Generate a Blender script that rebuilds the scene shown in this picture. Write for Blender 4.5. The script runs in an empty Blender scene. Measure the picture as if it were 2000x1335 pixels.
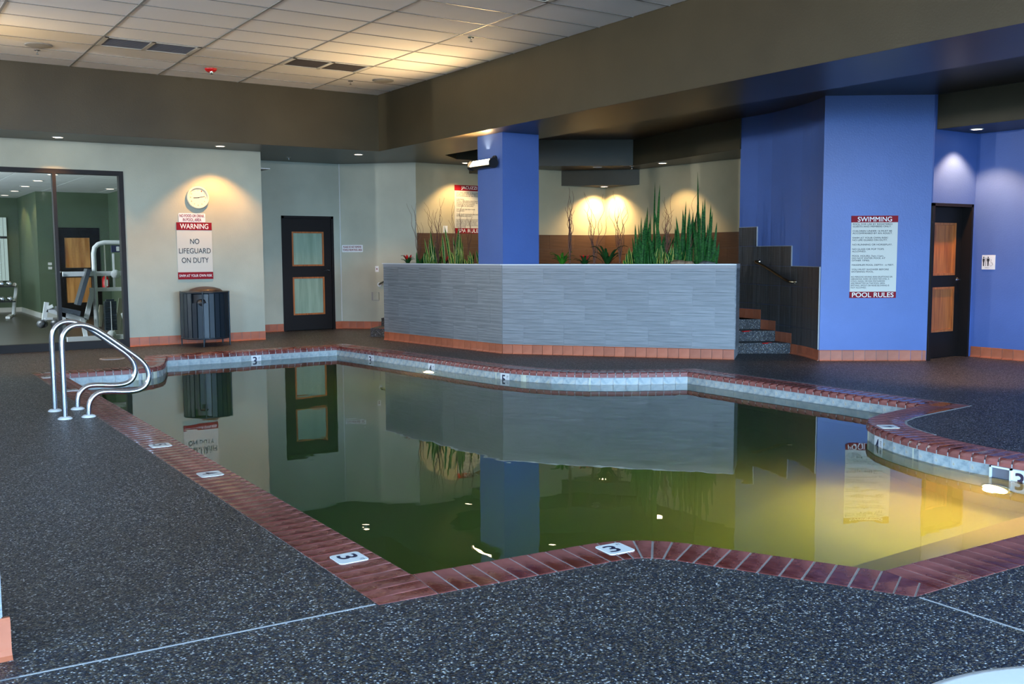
import bpy, bmesh, math, random
from mathutils import Vector, Matrix
from mathutils.geometry import tessellate_polygon
random.seed(7)
S = bpy.context.scene
COL = S.collection
# ------------------------------------------------------------ camera
CAMH = 1.48
pitch, roll, yaw, FPX = 0.0910215504, -0.00465590084, 0.589179151, 1910.313
cy_, sy_, cp_, sp_ = math.cos(yaw), math.sin(yaw), math.cos(pitch), math.sin(pitch)
F_ = Vector((sy_*cp_, cy_*cp_, -sp_)); R_ = Vector((cy_, -sy_, 0)); U_ = R_.cross(F_)
R2 = R_*math.cos(roll) + U_*math.sin(roll); U2 = -R_*math.sin(roll) + U_*math.cos(roll)
cam = bpy.data.objects.new('camera', bpy.data.cameras.new('camera'))
cam.data.sensor_width = 36; cam.data.lens = FPX/2000*36; cam.data.clip_start = 0.05; cam.data.clip_end = 200
M = Matrix.Identity(4)
for i in range(3):
    M[i][0], M[i][1], M[i][2] = R2[i], U2[i], -F_[i]
M[0][3], M[1][3], M[2][3] = 0, 0, CAMH
cam.matrix_world = M; COL.objects.link(cam); S.camera = cam
# ------------------------------------------------------------ world, exposure, daylight
W = bpy.data.worlds.new('world'); S.world = W; W.use_nodes = True
W.node_tree.nodes['Background'].inputs[0].default_value = (0.40, 0.67, 1.0, 1)   # plain overcast-blue sky seen through the windows
W.node_tree.nodes['Background'].inputs[1].default_value = 30.0
S.view_settings.view_transform = 'Standard'; S.view_settings.look = 'None'
S.view_settings.exposure = 0.12; S.view_settings.gamma = 1.0; S.view_settings.use_curve_mapping = False
cy = S.cycles
cy.max_bounces = 8; cy.diffuse_bounces = 4; cy.glossy_bounces = 4; cy.transmission_bounces = 6
cy.volume_bounces = 2; cy.transparent_max_bounces = 6; cy.caustics_refractive = False; cy.caustics_reflective = False
cy.sample_clamp_indirect = 4.0; cy.use_denoising = True; cy.blur_glossy = 0.5
COOL = (0.62, 0.80, 1.0); WARM = (1.0, 0.48, 0.14); WARM2 = (1.0, 0.66, 0.30)
def area(name, loc, target, sx, sy, power, col, spread=math.pi):
    l = bpy.data.lights.new(name, 'AREA'); l.shape = 'RECTANGLE'; l.size = sx; l.size_y = sy
    l.energy = power; l.color = col; l.spread = spread
    o = bpy.data.objects.new(name, l); o.location = loc
    o.rotation_euler = (Vector(target)-Vector(loc)).to_track_quat('-Z', 'Y').to_euler()
    COL.objects.link(o); return o
# daylight entering by the tall windows behind the camera and along the left wall
def portal(loc, target, sx, sy):
    o = area('window_portal', loc, target, sx, sy, 1, (1, 1, 1)); o.data.cycles.is_portal = True
portal((-5.5, .4, 1.75), (0, .4, 1.75), 5.4, 2.8)
portal((2.5, -4.5, 1.75), (2.5, 0, 1.75), 11.2, 2.8)
area('gym_window_daylight', (-1.8, 22.0, 1.7), (5, 22.0, 1.4), 8.0, 2.0, 230, (0.7, 0.9, 1.0))
area('gym_side_fill', (-1.85, 17.6, 1.5), (3.4, 18.3, .9), 1.7, 2.2, 330, (0.8, 0.93, 1.0))  # added fill from the unseen gym side, brightens the machine
def spot(name, loc, target, power, angle, col, blend=0.35, size=0.04):
    l = bpy.data.lights.new(name, 'SPOT'); l.energy = power; l.color = col
    l.spot_size = math.radians(angle); l.spot_blend = blend; l.shadow_soft_size = size
    o = bpy.data.objects.new(name, l); o.location = loc
    o.rotation_euler = (Vector(target)-Vector(loc)).to_track_quat('-Z', 'Y').to_euler()
    COL.objects.link(o); return o
# ------------------------------------------------------------ materials
def mat(name, col=(.5,.5,.5), rough=.5, metal=0, spec=.5, emit=None, estr=0, coat=0):
    m = bpy.data.materials.new(name); m.use_nodes = True
    b = m.node_tree.nodes['Principled BSDF']
    b.inputs['Base Color'].default_value = (*col, 1); b.inputs['Roughness'].default_value = rough
    b.inputs['Metallic'].default_value = metal; b.inputs['Specular IOR Level'].default_value = spec
    b.inputs['Coat Weight'].default_value = coat
    if emit: b.inputs['Emission Color'].default_value = (*emit, 1); b.inputs['Emission Strength'].default_value = estr
    return m
class NT:
    def __init__(s, m): s.m = m; s.t = m.node_tree; s.b = s.t.nodes['Principled BSDF']; s.tc = None
    def n(s, typ, **k):
        x = s.t.nodes.new(typ)
        for a, v in k.items(): setattr(x, a, v)
        return x
    def L(s, a, b): s.t.links.new(a, b)
    def co(s, scale=(1,1,1)):
        if not s.tc: s.tc = s.n('ShaderNodeTexCoord')
        mp = s.n('ShaderNodeMapping'); mp.inputs['Scale'].default_value = scale
        s.L(s.tc.outputs['Object'], mp.inputs['Vector']); return mp.outputs[0]
    def noise(s, scale, detail=3, sc=(1,1,1), rough=.5):
        x = s.n('ShaderNodeTexNoise'); x.inputs['Scale'].default_value = scale; x.inputs['Detail'].default_value = detail
        x.inputs['Roughness'].default_value = rough
        s.L(s.co(sc), x.inputs['Vector']); return x.outputs['Fac']
    def ramp(s, fac, stops):
        r = s.n('ShaderNodeValToRGB'); e = r.color_ramp.elements
        while len(e) < len(stops): e.new(0.5)
        for i, (p, c) in enumerate(stops): e[i].position = p; e[i].color = (*c, 1) if len(c) == 3 else c
        s.L(fac, r.inputs[0]); return r.outputs[0]
    def bump(s, h, strength=.3, dist=.01):
        b = s.n('ShaderNodeBump'); b.inputs['Strength'].default_value = strength; b.inputs['Distance'].default_value = dist
        s.L(h, b.inputs['Height']); s.L(b.outputs[0], s.b.inputs['Normal']); return b
    def mix(s, f, a, b, typ='MIX'):
        x = s.n('ShaderNodeMix', data_type='RGBA', blend_type=typ)
        for i, v in ((0, f), (6, a), (7, b)):
            if hasattr(v, 'is_linked') or hasattr(v, 'links'): s.L(v, x.inputs[i])
            else: x.inputs[i].default_value = v if i == 0 else (*v, 1)
        return x.outputs[2]
    def rnd(s): return s.n('ShaderNodeObjectInfo').outputs['Random']
def paint(name, col, rough=.45, bumpk=.25, var=.12, scale=55):
    m = mat(name, col, rough); t = NT(m)
    n = t.noise(1.2, 4)
    c = t.ramp(n, [(0.3, tuple(v*(1-var) for v in col)), (0.7, tuple(min(1, v*(1+var)) for v in col))])
    t.L(c, t.b.inputs['Base Color']); t.bump(t.noise(scale, 3), bumpk, .004)
    return m
M_olive = paint('olive_paint', (.062, .050, .028), .42)
M_soffit = paint('underside_paint', (.045, .033, .019), .33, .12)
M_wall = paint('grey_green_wall_paint', (.40, .415, .325), .55, .35)
for m_ in (M_olive, M_soffit): m_.node_tree.nodes['Principled BSDF'].inputs['Specular IOR Level'].default_value = .22
M_cream = paint('cream_wall_paint', (.47, .42, .27), .6, .3)
M_blue = paint('blue_wall_paint', (.070, .132, .37), .45, .4, .08)
M_green = paint('green_gym_paint', (.085, .125, .075), .6, .2)
M_white = paint('white_paint', (.62, .63, .60), .6, .1)
M_ground = mat('outside_ground', (.13,.13,.12), .9)
M_ctile = mat('ceiling_tile', (.62, .61, .58), .9); t = NT(M_ctile)
t.L(t.ramp(t.rnd(), [(0, (.84, .84, .83)), (1, (.90, .90, .89))]), t.b.inputs['Base Color']); t.bump(t.noise(160, 3), .5, .003)
M_grid = mat('ceiling_grid_metal', (.27, .27, .26), .4)
def streak_tile(name, c0, c1, sc, rough=.38, rv=.12):
    m = mat(name, c0, rough); t = NT(m)
    n = t.noise(1.0, 5, sc, .65)
    c = t.ramp(n, [(0.30, c0), (0.72, c1)])
    r = t.ramp(t.rnd(), [(0, (1-rv,)*3), (1, (1+rv if rv < 0 else 1.0,)*3)])
    c = t.mix(1.0, c, r, 'MULTIPLY'); t.L(c, t.b.inputs['Base Color']); t.bump(n, .35, .004); return m
M_ptile = streak_tile('grey_striated_planter_tile', (.085, .095, .105), (.34, .355, .37), (1.6, 1.6, 60))
M_wtile = streak_tile('brown_wainscot_tile', (.07, .035, .018), (.16, .085, .045), (2.2, 2.2, 120), .4)
M_stile = mat('dark_woven_wall_tile', (.05, .045, .04), .35); t = NT(M_stile)
a = t.noise(1, 4, (2, 2, 110)); b = t.noise(1, 3, (70, 70, 1.5))
c = t.mix(.5, t.ramp(a, [(.3, (.028, .024, .022)), (.7, (.075, .066, .06))]), t.ramp(b, [(.45, (.030, .027, .025)), (.68, (.12, .125, .135))]))
t.L(c, t.b.inputs['Base Color'])
def spotty(name, c0, c1, rough=.4, scale=9, coat=0, r2=None, rv=.25):
    m = mat(name, c0, rough, coat=coat); t = NT(m)
    n = t.noise(scale, 4)
    c = t.ramp(n, [(0.35, c0), (0.65, c1)])
    r = t.ramp(t.rnd(), [(0, (1-rv,)*3), (1, (1,)*3)])
    t.L(t.mix(1.0, c, r, 'MULTIPLY'), t.b.inputs['Base Color'])
    if r2 is not None:
        t.L(t.ramp(t.noise(scale*.8, 3), [(.42, (rough,)*3), (.58, (r2,)*3)]), t.b.inputs['Roughness'])
    t.bump(t.noise(scale*8, 3), .15, .003)
    return m
M_terra = spotty('terracotta_base_tile', (.40, .105, .045), (.50, .15, .075), .45, 5)
M_brick = spotty('red_coping_brick', (.12, .024, .019), (.28, .088, .078), .08, 6, 0, .5)
M_grout = mat('pale_grout', (.40, .41, .42), .8)
M_dgrout = mat('dark_grout', (.16, .16, .17), .8)
M_tgrout = mat('grey_tile_grout', (.30, .30, .31), .8)
M_water_tile = mat('mottled_waterline_tile', (.4, .45, .45), .25); t = NT(M_water_tile)
c = t.ramp(t.noise(14, 4), [(.3, (.20, .27, .30)), (.5, (.42, .48, .49)), (.62, (.52, .55, .52)), (.72, (.50, .40, .22))])
t.L(t.mix(1, c, t.ramp(t.rnd(), [(0, (.8,)*3), (1, (1,)*3)]), 'MULTIPLY'), t.b.inputs['Base Color'])
M_plaster = mat('pool_plaster', (.60, .62, .50), .7)
# exposed pebble deck
M_deck = mat('pebble_deck', (.05, .05, .05), .35); t = NT(M_deck)
v = t.n('ShaderNodeTexVoronoi'); v.inputs['Scale'].default_value = 125; t.L(t.co(), v.inputs['Vector'])
sep = t.n('ShaderNodeSeparateColor'); t.L(v.outputs['Color'], sep.inputs[0])
c = t.ramp(sep.outputs[0], [(0, (.007, .014, .030)), (.38, (.020, .034, .062)), (.60, (.048, .054, .062)), (.76, (.120, .092, .056)), (.88, (.19, .17, .13)), (.95, (.45, .46, .46)), (1, (.82, .85, .88))])
dk = t.ramp(v.outputs['Distance'], [(0.0, (1,)*3), (.45, (.75,)*3), (.75, (.12,)*3)])
c = t.mix(1, c, dk, 'MULTIPLY')
c = t.mix(1, c, t.ramp(t.noise(.9, 4), [(.3, (.75,)*3), (.7, (1,)*3)]), 'MULTIPLY')
t.L(c, t.b.inputs['Base Color'])
t.L(t.ramp(sep.outputs[1], [(0, (.30,)*3), (1, (.65,)*3)]), t.b.inputs['Roughness'])
inv = t.n('ShaderNodeMath', operation='SUBTRACT'); inv.inputs[0].default_value = 1; t.L(v.outputs['Distance'], inv.inputs[1])
t.bump(inv.outputs[0], .8, .004)
M_rubber = mat('gym_rubber_floor', (.035, .032, .028), .28)
M_ddoor = mat('espresso_door_paint', (.009, .007, .0065), .5, 0, .2)
M_wood = mat('orange_wood', (.42, .12, .025), .35); t = NT(M_wood)
t.L(t.ramp(t.noise(1, 5, (38, 38, 2.2)), [(.3, (.26, .065, .013)), (.7, (.50, .16, .035))]), t.b.inputs['Base Color'])
M_maple = mat('honey_maple', (.55, .27, .08), .35); t = NT(M_maple)
t.L(t.ramp(t.noise(1, 4, (9, 9, 1.0)), [(.35, (.40, .15, .03)), (.65, (.70, .36, .12))]), t.b.inputs['Base Color'])
M_frost = mat('frosted_green_glass', (.27, .36, .26), .25); t = NT(M_frost)
t.L(t.ramp(t.noise(1, 3, (16, 16, 1.2)), [(.3, (.22, .31, .22)), (.7, (.32, .42, .31))]), t.b.inputs['Base Color'])
M_steel = mat('satin_steel', (.62, .64, .68), .24, 1)
M_chrome = mat('chrome', (.75, .75, .75), .12, 1)
M_brass = mat('bronze_rail_metal', (.35, .23, .12), .3, 1)
M_black = mat('black_metal', (.012, .012, .013), .35)
M_can = mat('navy_black_can_metal', (.008, .016, .024), .42, 0, .4)
M_canlid = mat('dark_brown_can_lid', (.035, .022, .018), .4)
M_bag = mat('black_bin_bag', (.008, .009, .011), .45)
M_sign = mat('cream_sign_board', (.60, .585, .50), .5)
M_signw = mat('white_plastic', (.72, .74, .74), .4)
M_signred = mat('sign_red', (.24, .004, .012), .6, 0, .2)
M_txtw = mat('white_lettering', (.85, .85, .82), .5)
M_txtk = mat('black_lettering', (.012, .012, .014), .5)
M_txtr = mat('maroon_lettering', (.20, .008, .008), .5)
M_red = mat('red_plastic', (.55, .01, .012), .3)
M_clockrim = mat('cream_clock_rim', (.75, .70, .52), .4)
M_clockface = mat('clock_face', (.75, .68, .58), .5)
M_vent = mat('dark_vent_filter', (.06, .052, .05), .7)
M_vent2 = mat('grey_vent_filter', (.13, .14, .17), .7)
M_navy = mat('depth_mark_navy', (.008, .012, .05), .4)
M_whitemark = mat('white_ceramic', (.78, .80, .80), .25)
M_wgym = mat('white_gym_enamel', (.80, .83, .85), .3)
M_vinyl = mat('black_vinyl', (.02, .022, .024), .4)
M_soil = spotty('dark_soil', (.02, .015, .010), (.05, .04, .03), .9, 30)
M_rock = spotty('tan_rock', (.16, .10, .055), (.30, .20, .12), .8, 20)
M_rockg = spotty('grey_rock', (.07, .07, .065), (.16, .16, .15), .8, 25)
M_leaf = mat('snake_plant_leaf', (.02, .09, .02), .55, 0, .12); t = NT(M_leaf)
t.L(t.ramp(t.noise(1, 3, (30, 30, 70)), [(.35, (.003, .030, .005)), (.65, (.020, .105, .016))]), t.b.inputs['Base Color'])
M_leafy = mat('yellow_leaf_margin', (.42, .42, .06), .4)
M_bleaf = mat('bright_strap_leaf', (.035, .16, .012), .35)
M_dleaf = mat('dark_strap_leaf', (.012, .055, .012), .35)
M_twig = mat('willow_twig_bark', (.10, .035, .016), .6)
M_flower = mat('red_flower_bract', (.55, .01, .012), .4)
def emis(name, col, s):
    m = mat(name, (0, 0, 0), .5, emit=col, estr=s); return m
M_lens = emis('lit_downlight_lens', (1.0, .72, .45), 14)
M_lensw = emis('lit_white_lens', (1.0, .86, .70), 10)
M_lensg = emis('lit_gym_lens', (1.0, .80, .58), 12)
M_flood = emis('lit_flood_lens', (1.0, .72, .38), 22)
M_pool = emis('lit_pool_lens', (1.0, .72, .30), 30)
M_off = mat('unlit_lens', (.5, .45, .35), .1, .6)
M_blind = emis('daylit_blind', (.55, .75, .72), .55)  # daylight put in as the slats' own glow
M_glass = mat('window_glass', (1, 1, 1), .0)
b = M_glass.node_tree.nodes['Principled BSDF']; b.inputs['Transmission Weight'].default_value = 1; b.inputs['IOR'].default_value = 1.035
M_water = bpy.data.materials.new('pool_water'); M_water.use_nodes = True
nt = M_water.node_tree; nt.nodes.clear()
out = nt.nodes.new('ShaderNodeOutputMaterial'); rf = nt.nodes.new('ShaderNodeBsdfGlass')
rf.inputs['IOR'].default_value = 1.33; rf.inputs['Roughness'].default_value = 0.0
tc = nt.nodes.new('ShaderNodeTexCoord'); nz = nt.nodes.new('ShaderNodeTexNoise'); nz.inputs['Scale'].default_value = 2.2; nz.inputs['Detail'].default_value = 2.5
bp = nt.nodes.new('ShaderNodeBump'); bp.inputs['Strength'].default_value = .06; bp.inputs['Distance'].default_value = .02
nt.links.new(tc.outputs['Object'], nz.inputs['Vector']); nt.links.new(nz.outputs['Fac'], bp.inputs['Height'])
nt.links.new(bp.outputs[0], rf.inputs['Normal']); nt.links.new(rf.outputs[0], out.inputs['Surface'])
va = nt.nodes.new('ShaderNodeVolumeAbsorption'); va.inputs['Color'].default_value = (.52, .80, .48, 1); va.inputs['Density'].default_value = 1.05
vs = nt.nodes.new('ShaderNodeVolumeScatter'); vs.inputs['Color'].default_value = (.98, .93, .72, 1); vs.inputs['Density'].default_value = .22; vs.inputs['Anisotropy'].default_value = .45
ad = nt.nodes.new('ShaderNodeAddShader'); nt.links.new(va.outputs[0], ad.inputs[0]); nt.links.new(vs.outputs[0], ad.inputs[1]); nt.links.new(ad.outputs[0], out.inputs['Volume'])
# ------------------------------------------------------------ mesh helpers (world coordinates in, children made relative to the parent's location)
class MB:
    def __init__(s): s.v = []; s.f = []; s.sm = []
    def add(s, vs, fs, smooth=False):
        o = len(s.v); s.v += [tuple(v) for v in vs]; s.f += [[o+i for i in f] for f in fs]; s.sm += [smooth]*len(fs); return s
    def box(s, a, b):
        x0, y0, z0 = [min(p, q) for p, q in zip(a, b)]; x1, y1, z1 = [max(p, q) for p, q in zip(a, b)]
        return s.add([(x0,y0,z0),(x1,y0,z0),(x1,y1,z0),(x0,y1,z0),(x0,y0,z1),(x1,y0,z1),(x1,y1,z1),(x0,y1,z1)],
                     [(0,3,2,1),(4,5,6,7),(0,1,5,4),(1,2,6,5),(2,3,7,6),(3,0,4,7)])
    def prism(s, poly, z0, z1):
        a = sum(p[0]*q[1]-q[0]*p[1] for p, q in zip(poly, poly[1:]+poly[:1]))
        if a < 0: poly = poly[::-1]
        n = len(poly); vs = [(p[0], p[1], z0) for p in poly]+[(p[0], p[1], z1) for p in poly]
        tr = tessellate_polygon([[Vector((p[0], p[1], 0)) for p in poly]])
        fs = [[n+i for i in t_] for t_ in tr]; fb = [t_ for t_ in tr]
        def up(f, want):
            a_, b_, c_ = [Vector(vs[i]) for i in f[:3]]; nz_ = (b_-a_).cross(c_-a_).z
            return list(f) if (nz_ > 0) == want else list(f)[::-1]
        F = [up(f, True) for f in fs]+[up(f, False) for f in fb]
        F += [(i, (i+1) % n, n+(i+1) % n, n+i) for i in range(n)]
        return s.add(vs, F)
    def slab(s, P, Q, t0, t1, z0, z1):
        """box along plan line P->Q, between offsets t0,t1 to its right side"""
        P, Q = Vector(P[:2]), Vector(Q[:2]); d = (Q-P).normalized(); n = Vector((d.y, -d.x))
        return s.prism([tuple(P+n*t0), tuple(Q+n*t0), tuple(Q+n*t1), tuple(P+n*t1)], z0, z1)
    def obox(s, c, ax, ay, az):
        c, ax, ay, az = Vector(c), Vector(ax), Vector(ay), Vector(az)
        vs = [c+ax*i+ay*j+az*k for k in (-1, 1) for i, j in ((-1,-1),(1,-1),(1,1),(-1,1))]
        f = [(0,3,2,1),(4,5,6,7),(0,1,5,4),(1,2,6,5),(2,3,7,6),(3,0,4,7)]
        if ax.cross(ay).dot(az) < 0: f = [q[::-1] for q in f]
        return s.add(vs, f)
    def bar(s, p, q, w, h=None, up=(0,0,1)):
        p, q = Vector(p), Vector(q); h = h or w; d = q-p; L = d.length; d.normalize()
        u = Vector(up); x = d.cross(u)
        if x.length < .01: x = d.cross(Vector((1,0,0)))
        x.normalize(); u = x.cross(d)
        return s.obox((p+q)/2, x*w/2, d*L/2, u*h/2)
    def tube(s, pts, r, seg=12, smooth=True, cap=True):
        pts = [Vector(p) for p in pts]; n = len(pts); rs = r if isinstance(r, (list, tuple)) else [r]*n
        rings = []; px = None
        for i, p in enumerate(pts):
            d = (pts[min(i+1, n-1)]-pts[max(i-1, 0)]).normalized()
            if px is None: px = d.cross(Vector((0,0,1)));  px = px if px.length > .05 else d.cross(Vector((1,0,0)))
            x = (px-d*px.dot(d)).normalized(); px = x; y = d.cross(x)
            rings.append([p+(x*math.cos(a)+y*math.sin(a))*rs[i] for a in [2*math.pi*k/seg for k in range(seg)]])
        vs = [v_ for r_ in rings for v_ in r_]
        fs = [(i*seg+k, i*seg+(k+1) % seg, (i+1)*seg+(k+1) % seg, (i+1)*seg+k) for i in range(n-1) for k in range(seg)]
        s.add(vs, fs, smooth)
        if cap: s.add(rings[0], [list(range(seg))[::-1]]); s.add(rings[-1], [list(range(seg))])
        return s
    def lathe(s, c, prof, seg=28, axis=(0,0,1), smooth=True):
        """prof: list of (radius, height along axis)"""
        ax = Vector(axis).normalized(); x = ax.cross(Vector((0,0,1)))
        x = x.normalized() if x.length > .05 else Vector((1,0,0)); y = ax.cross(x); c = Vector(c)
        vs = [c+ax*h+(x*math.cos(a)+y*math.sin(a))*r for r, h in prof for a in [2*math.pi*k/seg for k in range(seg)]]
        fs = [(i*seg+k, i*seg+(k+1) % seg, (i+1)*seg+(k+1) % seg, (i+1)*seg+k) for i in range(len(prof)-1) for k in range(seg)]
        s.add(vs, fs, smooth)
        if prof[0][0] > 1e-4: s.add(vs[:seg], [list(range(seg))[::-1]])
        if prof[-1][0] > 1e-4: s.add(vs[-seg:], [list(range(seg))])
        return s
    def build(s, name, m, parent=None, origin=None):
        me = bpy.data.meshes.new(name)
        o = bpy.data.objects.new(name, me)
        if parent is not None: org = world_loc(parent)
        elif origin is not None: org = Vector(origin)
        else: org = Vector((0, 0, 0))
        loc = Vector(origin)-org if (parent is not None and origin is not None) else (Vector((0,0,0)) if parent is not None else org)
        base = org+loc if parent is not None else org
        me.from_pydata([tuple(Vector(v)-base) for v in s.v], [], s.f)
        me.polygons.foreach_set('use_smooth', s.sm); me.materials.append(m); me.update()
        o.location = loc; COL.objects.link(o)
        if parent is not None: o.parent = parent
        return o
def world_loc(o):
    l = Vector(o.location)
    while o.parent: o = o.parent; l += Vector(o.location)
    return l
def thing(name, label, cat, loc, group=None):
    o = bpy.data.objects.new(name, None); o.empty_display_size = .1; o.location = loc; COL.objects.link(o)
    return tag(o, label, cat, group)
def tag(o, label, cat, group=None):
    o['label'] = label; o['category'] = cat
    if group: o['group'] = group
    return o
def struct(o, label=None):
    o['kind'] = 'structure'
    if label: o['label'] = label
    return o
def stuff(o): o['kind'] = 'stuff'; return o
def text_mesh(name, body, m, parent, c, right, up, w, h, align='CENTER', off=.0015, bold=.0, spacing=1.0):
    """flat lettering fitted into w x h, centred on c"""
    cu = bpy.data.curves.new(name, 'FONT'); cu.body = body; cu.align_x = align; cu.space_line = spacing
    to = bpy.data.objects.new(name, cu); me = bpy.data.meshes.new_from_object(to)
    bpy.data.objects.remove(to); right, up, c = Vector(right).normalized(), Vector(up).normalized(), Vector(c)
    nrm = right.cross(up)
    xs = [v.co.x for v in me.vertices]; ys = [v.co.y for v in me.vertices]
    sx = w/(max(xs)-min(xs)); sy = h/(max(ys)-min(ys)); mx, my = (max(xs)+min(xs))/2, (max(ys)+min(ys))/2
    base = world_loc(parent)
    for v in me.vertices:
        v.co = c+right*(v.co.x-mx)*sx+up*(v.co.y-my)*sy+nrm*off-base
    if bold:   # heavier strokes: the same outline laid down again, nudged by a fraction of the letter height
        nl = body.count('\n')+1; e = bold*.9*h/nl
        vs = [v.co.copy() for v in me.vertices]; fs = [list(p.vertices) for p in me.polygons]; V = []; Fq = []
        for k, (dx, dy) in enumerate(((e,e),(-e,e),(e,-e),(-e,-e))):
            V += [tuple(v+right*dx+up*dy+nrm*k*.00008) for v in vs]; Fq += [[i+k*len(vs) for i in f] for f in fs]
        me = bpy.data.meshes.new(name); me.from_pydata(V, [], Fq); me.update()
    me.materials.clear(); me.materials.append(m)
    o = bpy.data.objects.new(name, me); COL.objects.link(o); o.parent = parent; return o
V2 = lambda x, y: Vector((x, y))
# ------------------------------------------------------------ pool outline (water on the left when walking along it)
def arcpts(p0, c, p1, n):
    """quadratic blend p0->p1 with control c"""
    return [tuple((1-t_)**2*Vector(p0)+2*t_*(1-t_)*Vector(c)+t_*t_*Vector(p1)) for t_ in [i/n for i in range(1, n)]]
RUNS = [  # smooth runs, sharp corner between one and the next
  [(2.06,3.93),(3.02,3.84)]+arcpts((3.02,3.84),(3.35,3.81),(3.52,3.43),7)+[(3.52,3.43),(3.89,2.73)],
  [(3.89,2.73),(6.75,2.60)],
  [(6.75,2.60),(6.74,4.05)]+[(6.77,4.3),(6.83,4.55),(6.93,4.82),(7.05,5.05),(7.2,5.24),(7.42,5.39),(7.70,5.47)]+[(8.0,5.51),(8.50,5.55)],
  [(8.50,5.55),(8.50,8.80)],
  [(8.50,8.80),(7.89,9.12),(7.44,9.42),(7.14,9.78),(6.95,10.15),(6.83,10.6),(6.76,11.1),(6.34,14.54)],
  [(6.34,14.54),(3.68,14.54)],
  [(3.68,14.54),(3.45,13.75)]+arcpts((3.45,13.75),(3.30,13.19),(2.95,13.18),7)+[(2.95,13.18),(2.06,13.22)],
  [(2.06,13.22),(2.06,3.93)],
]
CW = .30
def resample(run, step):
    P = [Vector(p) for p in run]; cum = [0]
    for a_, b_ in zip(P, P[1:]): cum.append(cum[-1]+(b_-a_).length)
    n = max(1, round(cum[-1]/step)); out_ = []
    for k in range(n+1):
        s_ = cum[-1]*k/n; i = 0
        while i < len(cum)-2 and cum[i+1] < s_: i += 1
        out_.append(P[i].lerp(P[i+1], (s_-cum[i])/(cum[i+1]-cum[i])))
    ns = []
    for k in range(n+1):
        a_ = out_[max(k-1, 0)]; b_ = out_[min(k+1, n)]
        if k == 0: b_ = out_[1]
        if k == n: a_ = out_[n-1]
        d = (b_-a_).normalized(); ns.append(Vector((d.y, -d.x)))
    return out_, ns
INNER = [p for r in RUNS for p in r[:-1]]
OUTER = []; SAMP = []
for r in RUNS: SAMP.append(resample(r, .101))
def mitre(P, n1, n2, w):
    b = (n1+n2); b = b/b.length; return P+b*(w/b.dot(n1))
for i, (pts, ns) in enumerate(SAMP):
    prev = SAMP[i-1]
    OUTER.append(tuple(mitre(pts[0], prev[1][-1], ns[0], CW)))
    for p, n in list(zip(pts, ns))[1:-1]: OUTER.append(tuple(p+n*CW))
# drop outer points that fold back inside a tight bend
ZW = -.145
# ------------------------------------------------------------ floor (pebble deck with the pool cut out)
deck_outer = [(-5.6,-4.6),(13.4,-4.6),(13.4,10.9),(12.7,17.2),(8.9,18.4),(5.6,18.4),(5.6,16.6),(-5.6,16.6)]
loops = [[Vector((x, y, 0)) for x, y in deck_outer], [Vector((x, y, 0)) for x, y in OUTER]]
flat = [v_ for l in loops for v_ in l]; tr = tessellate_polygon(loops)
mb = MB(); fs = []
for f in tr:
    a_, b_, c_ = [flat[i] for i in f]
    fs.append(list(f) if (b_-a_).cross(c_-a_).z > 0 else list(f)[::-1])
mb.add([(v_.x, v_.y, 0) for v_ in flat], fs)
n0 = len(deck_outer); m0 = len(OUTER)
mb.add([(x, y, 0) for x, y in OUTER]+[(x, y, -.3) for x, y in OUTER], [(i, (i+1) % m0, m0+(i+1) % m0, m0+i) for i in range(m0)])
floor = struct(mb.build('floor', M_deck), 'dark pebble aggregate pool deck')
# saw-cut joints and sealed grout edge of the deck
def strip(P, Q, w, z=.0015): return MB().slab(P, Q, -w/2, w/2, -.01, z)
for P, Q in [((.40,3.735),(1.75,3.672)), ((-5.4,3.90),(.40,3.735)), ((3.715,2.42),(3.70,-4.4))]:
    strip(P, Q, .010).build('control_joint', M_dgrout if P[0] < 0 else M_tgrout, floor)
# ------------------------------------------------------------ pool shell, waterline tiles, water
def ring(pts, t0, t1, z0, z1, cuts):
    mb = MB(); n = len(pts)
    for k in range(n-1):
        pass
    return mb
mb = MB(); n = len(INNER)
mb.add([(x, y, -.06) for x, y in INNER]+[(x, y, -1.32) for x, y in INNER], [((i+1) % n, i, n+i, n+(i+1) % n) for i in range(n)])
tr = tessellate_polygon([[Vector((x, y, 0)) for x, y in INNER]])
fl = []
for f in tr:
    a_, b_, c_ = [Vector((*INNER[i], 0)) for i in f]; fl.append(list(f) if (b_-a_).cross(c_-a_).z > 0 else list(f)[::-1])
mb.add([(x, y, -1.02 if y < 6 else -1.32) for x, y in INNER], fl)
pool = struct(mb.build('pool_basin', M_plaster), 'plastered swimming pool basin')
# long bench step against the near wall
MB().prism([(3.88,2.75),(6.745,2.61),(6.745,3.40),(3.53,3.47)], -1.02, -.66).build('bench_step', M_plaster, pool)
WPOLY = []
for i, (pts, ns) in enumerate(SAMP):
    WPOLY.append(tuple(mitre(pts[0], SAMP[i-1][1][-1], ns[0], .02)))
    for p, n in list(zip(pts, ns))[1:-1]: WPOLY.append(tuple(p+n*.02))
mb = MB(); mb.prism(WPOLY, -1.36, ZW)
water = mb.build('pool_water', M_water); tag(water, 'still green murky water filling the swimming pool', 'water')
wl = MB()
def wtile(a_, b_, na, nb, t0, t1, z0, z1, mb):
    q = [a_+na*t1, b_+nb*t1, b_+nb*t0, a_+na*t0]
    return mb.prism([tuple(p) for p in q], z0, z1)
allt = []
for r in RUNS:
    pts, ns = resample(r, .156)
    for k in range(len(pts)-1):
        a_, b_ = pts[k], pts[k+1]; na, nb = ns[k], ns[k+1]; e = (b_-a_).normalized()*.005
        allt.append((((a_+b_)/2), a_+e, b_-e, na, nb))
        wtile(a_, b_, na, nb, -.0015, .03, -.23, -.058, wl)
wl.build('tile_bedding', M_grout, pool)
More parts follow.
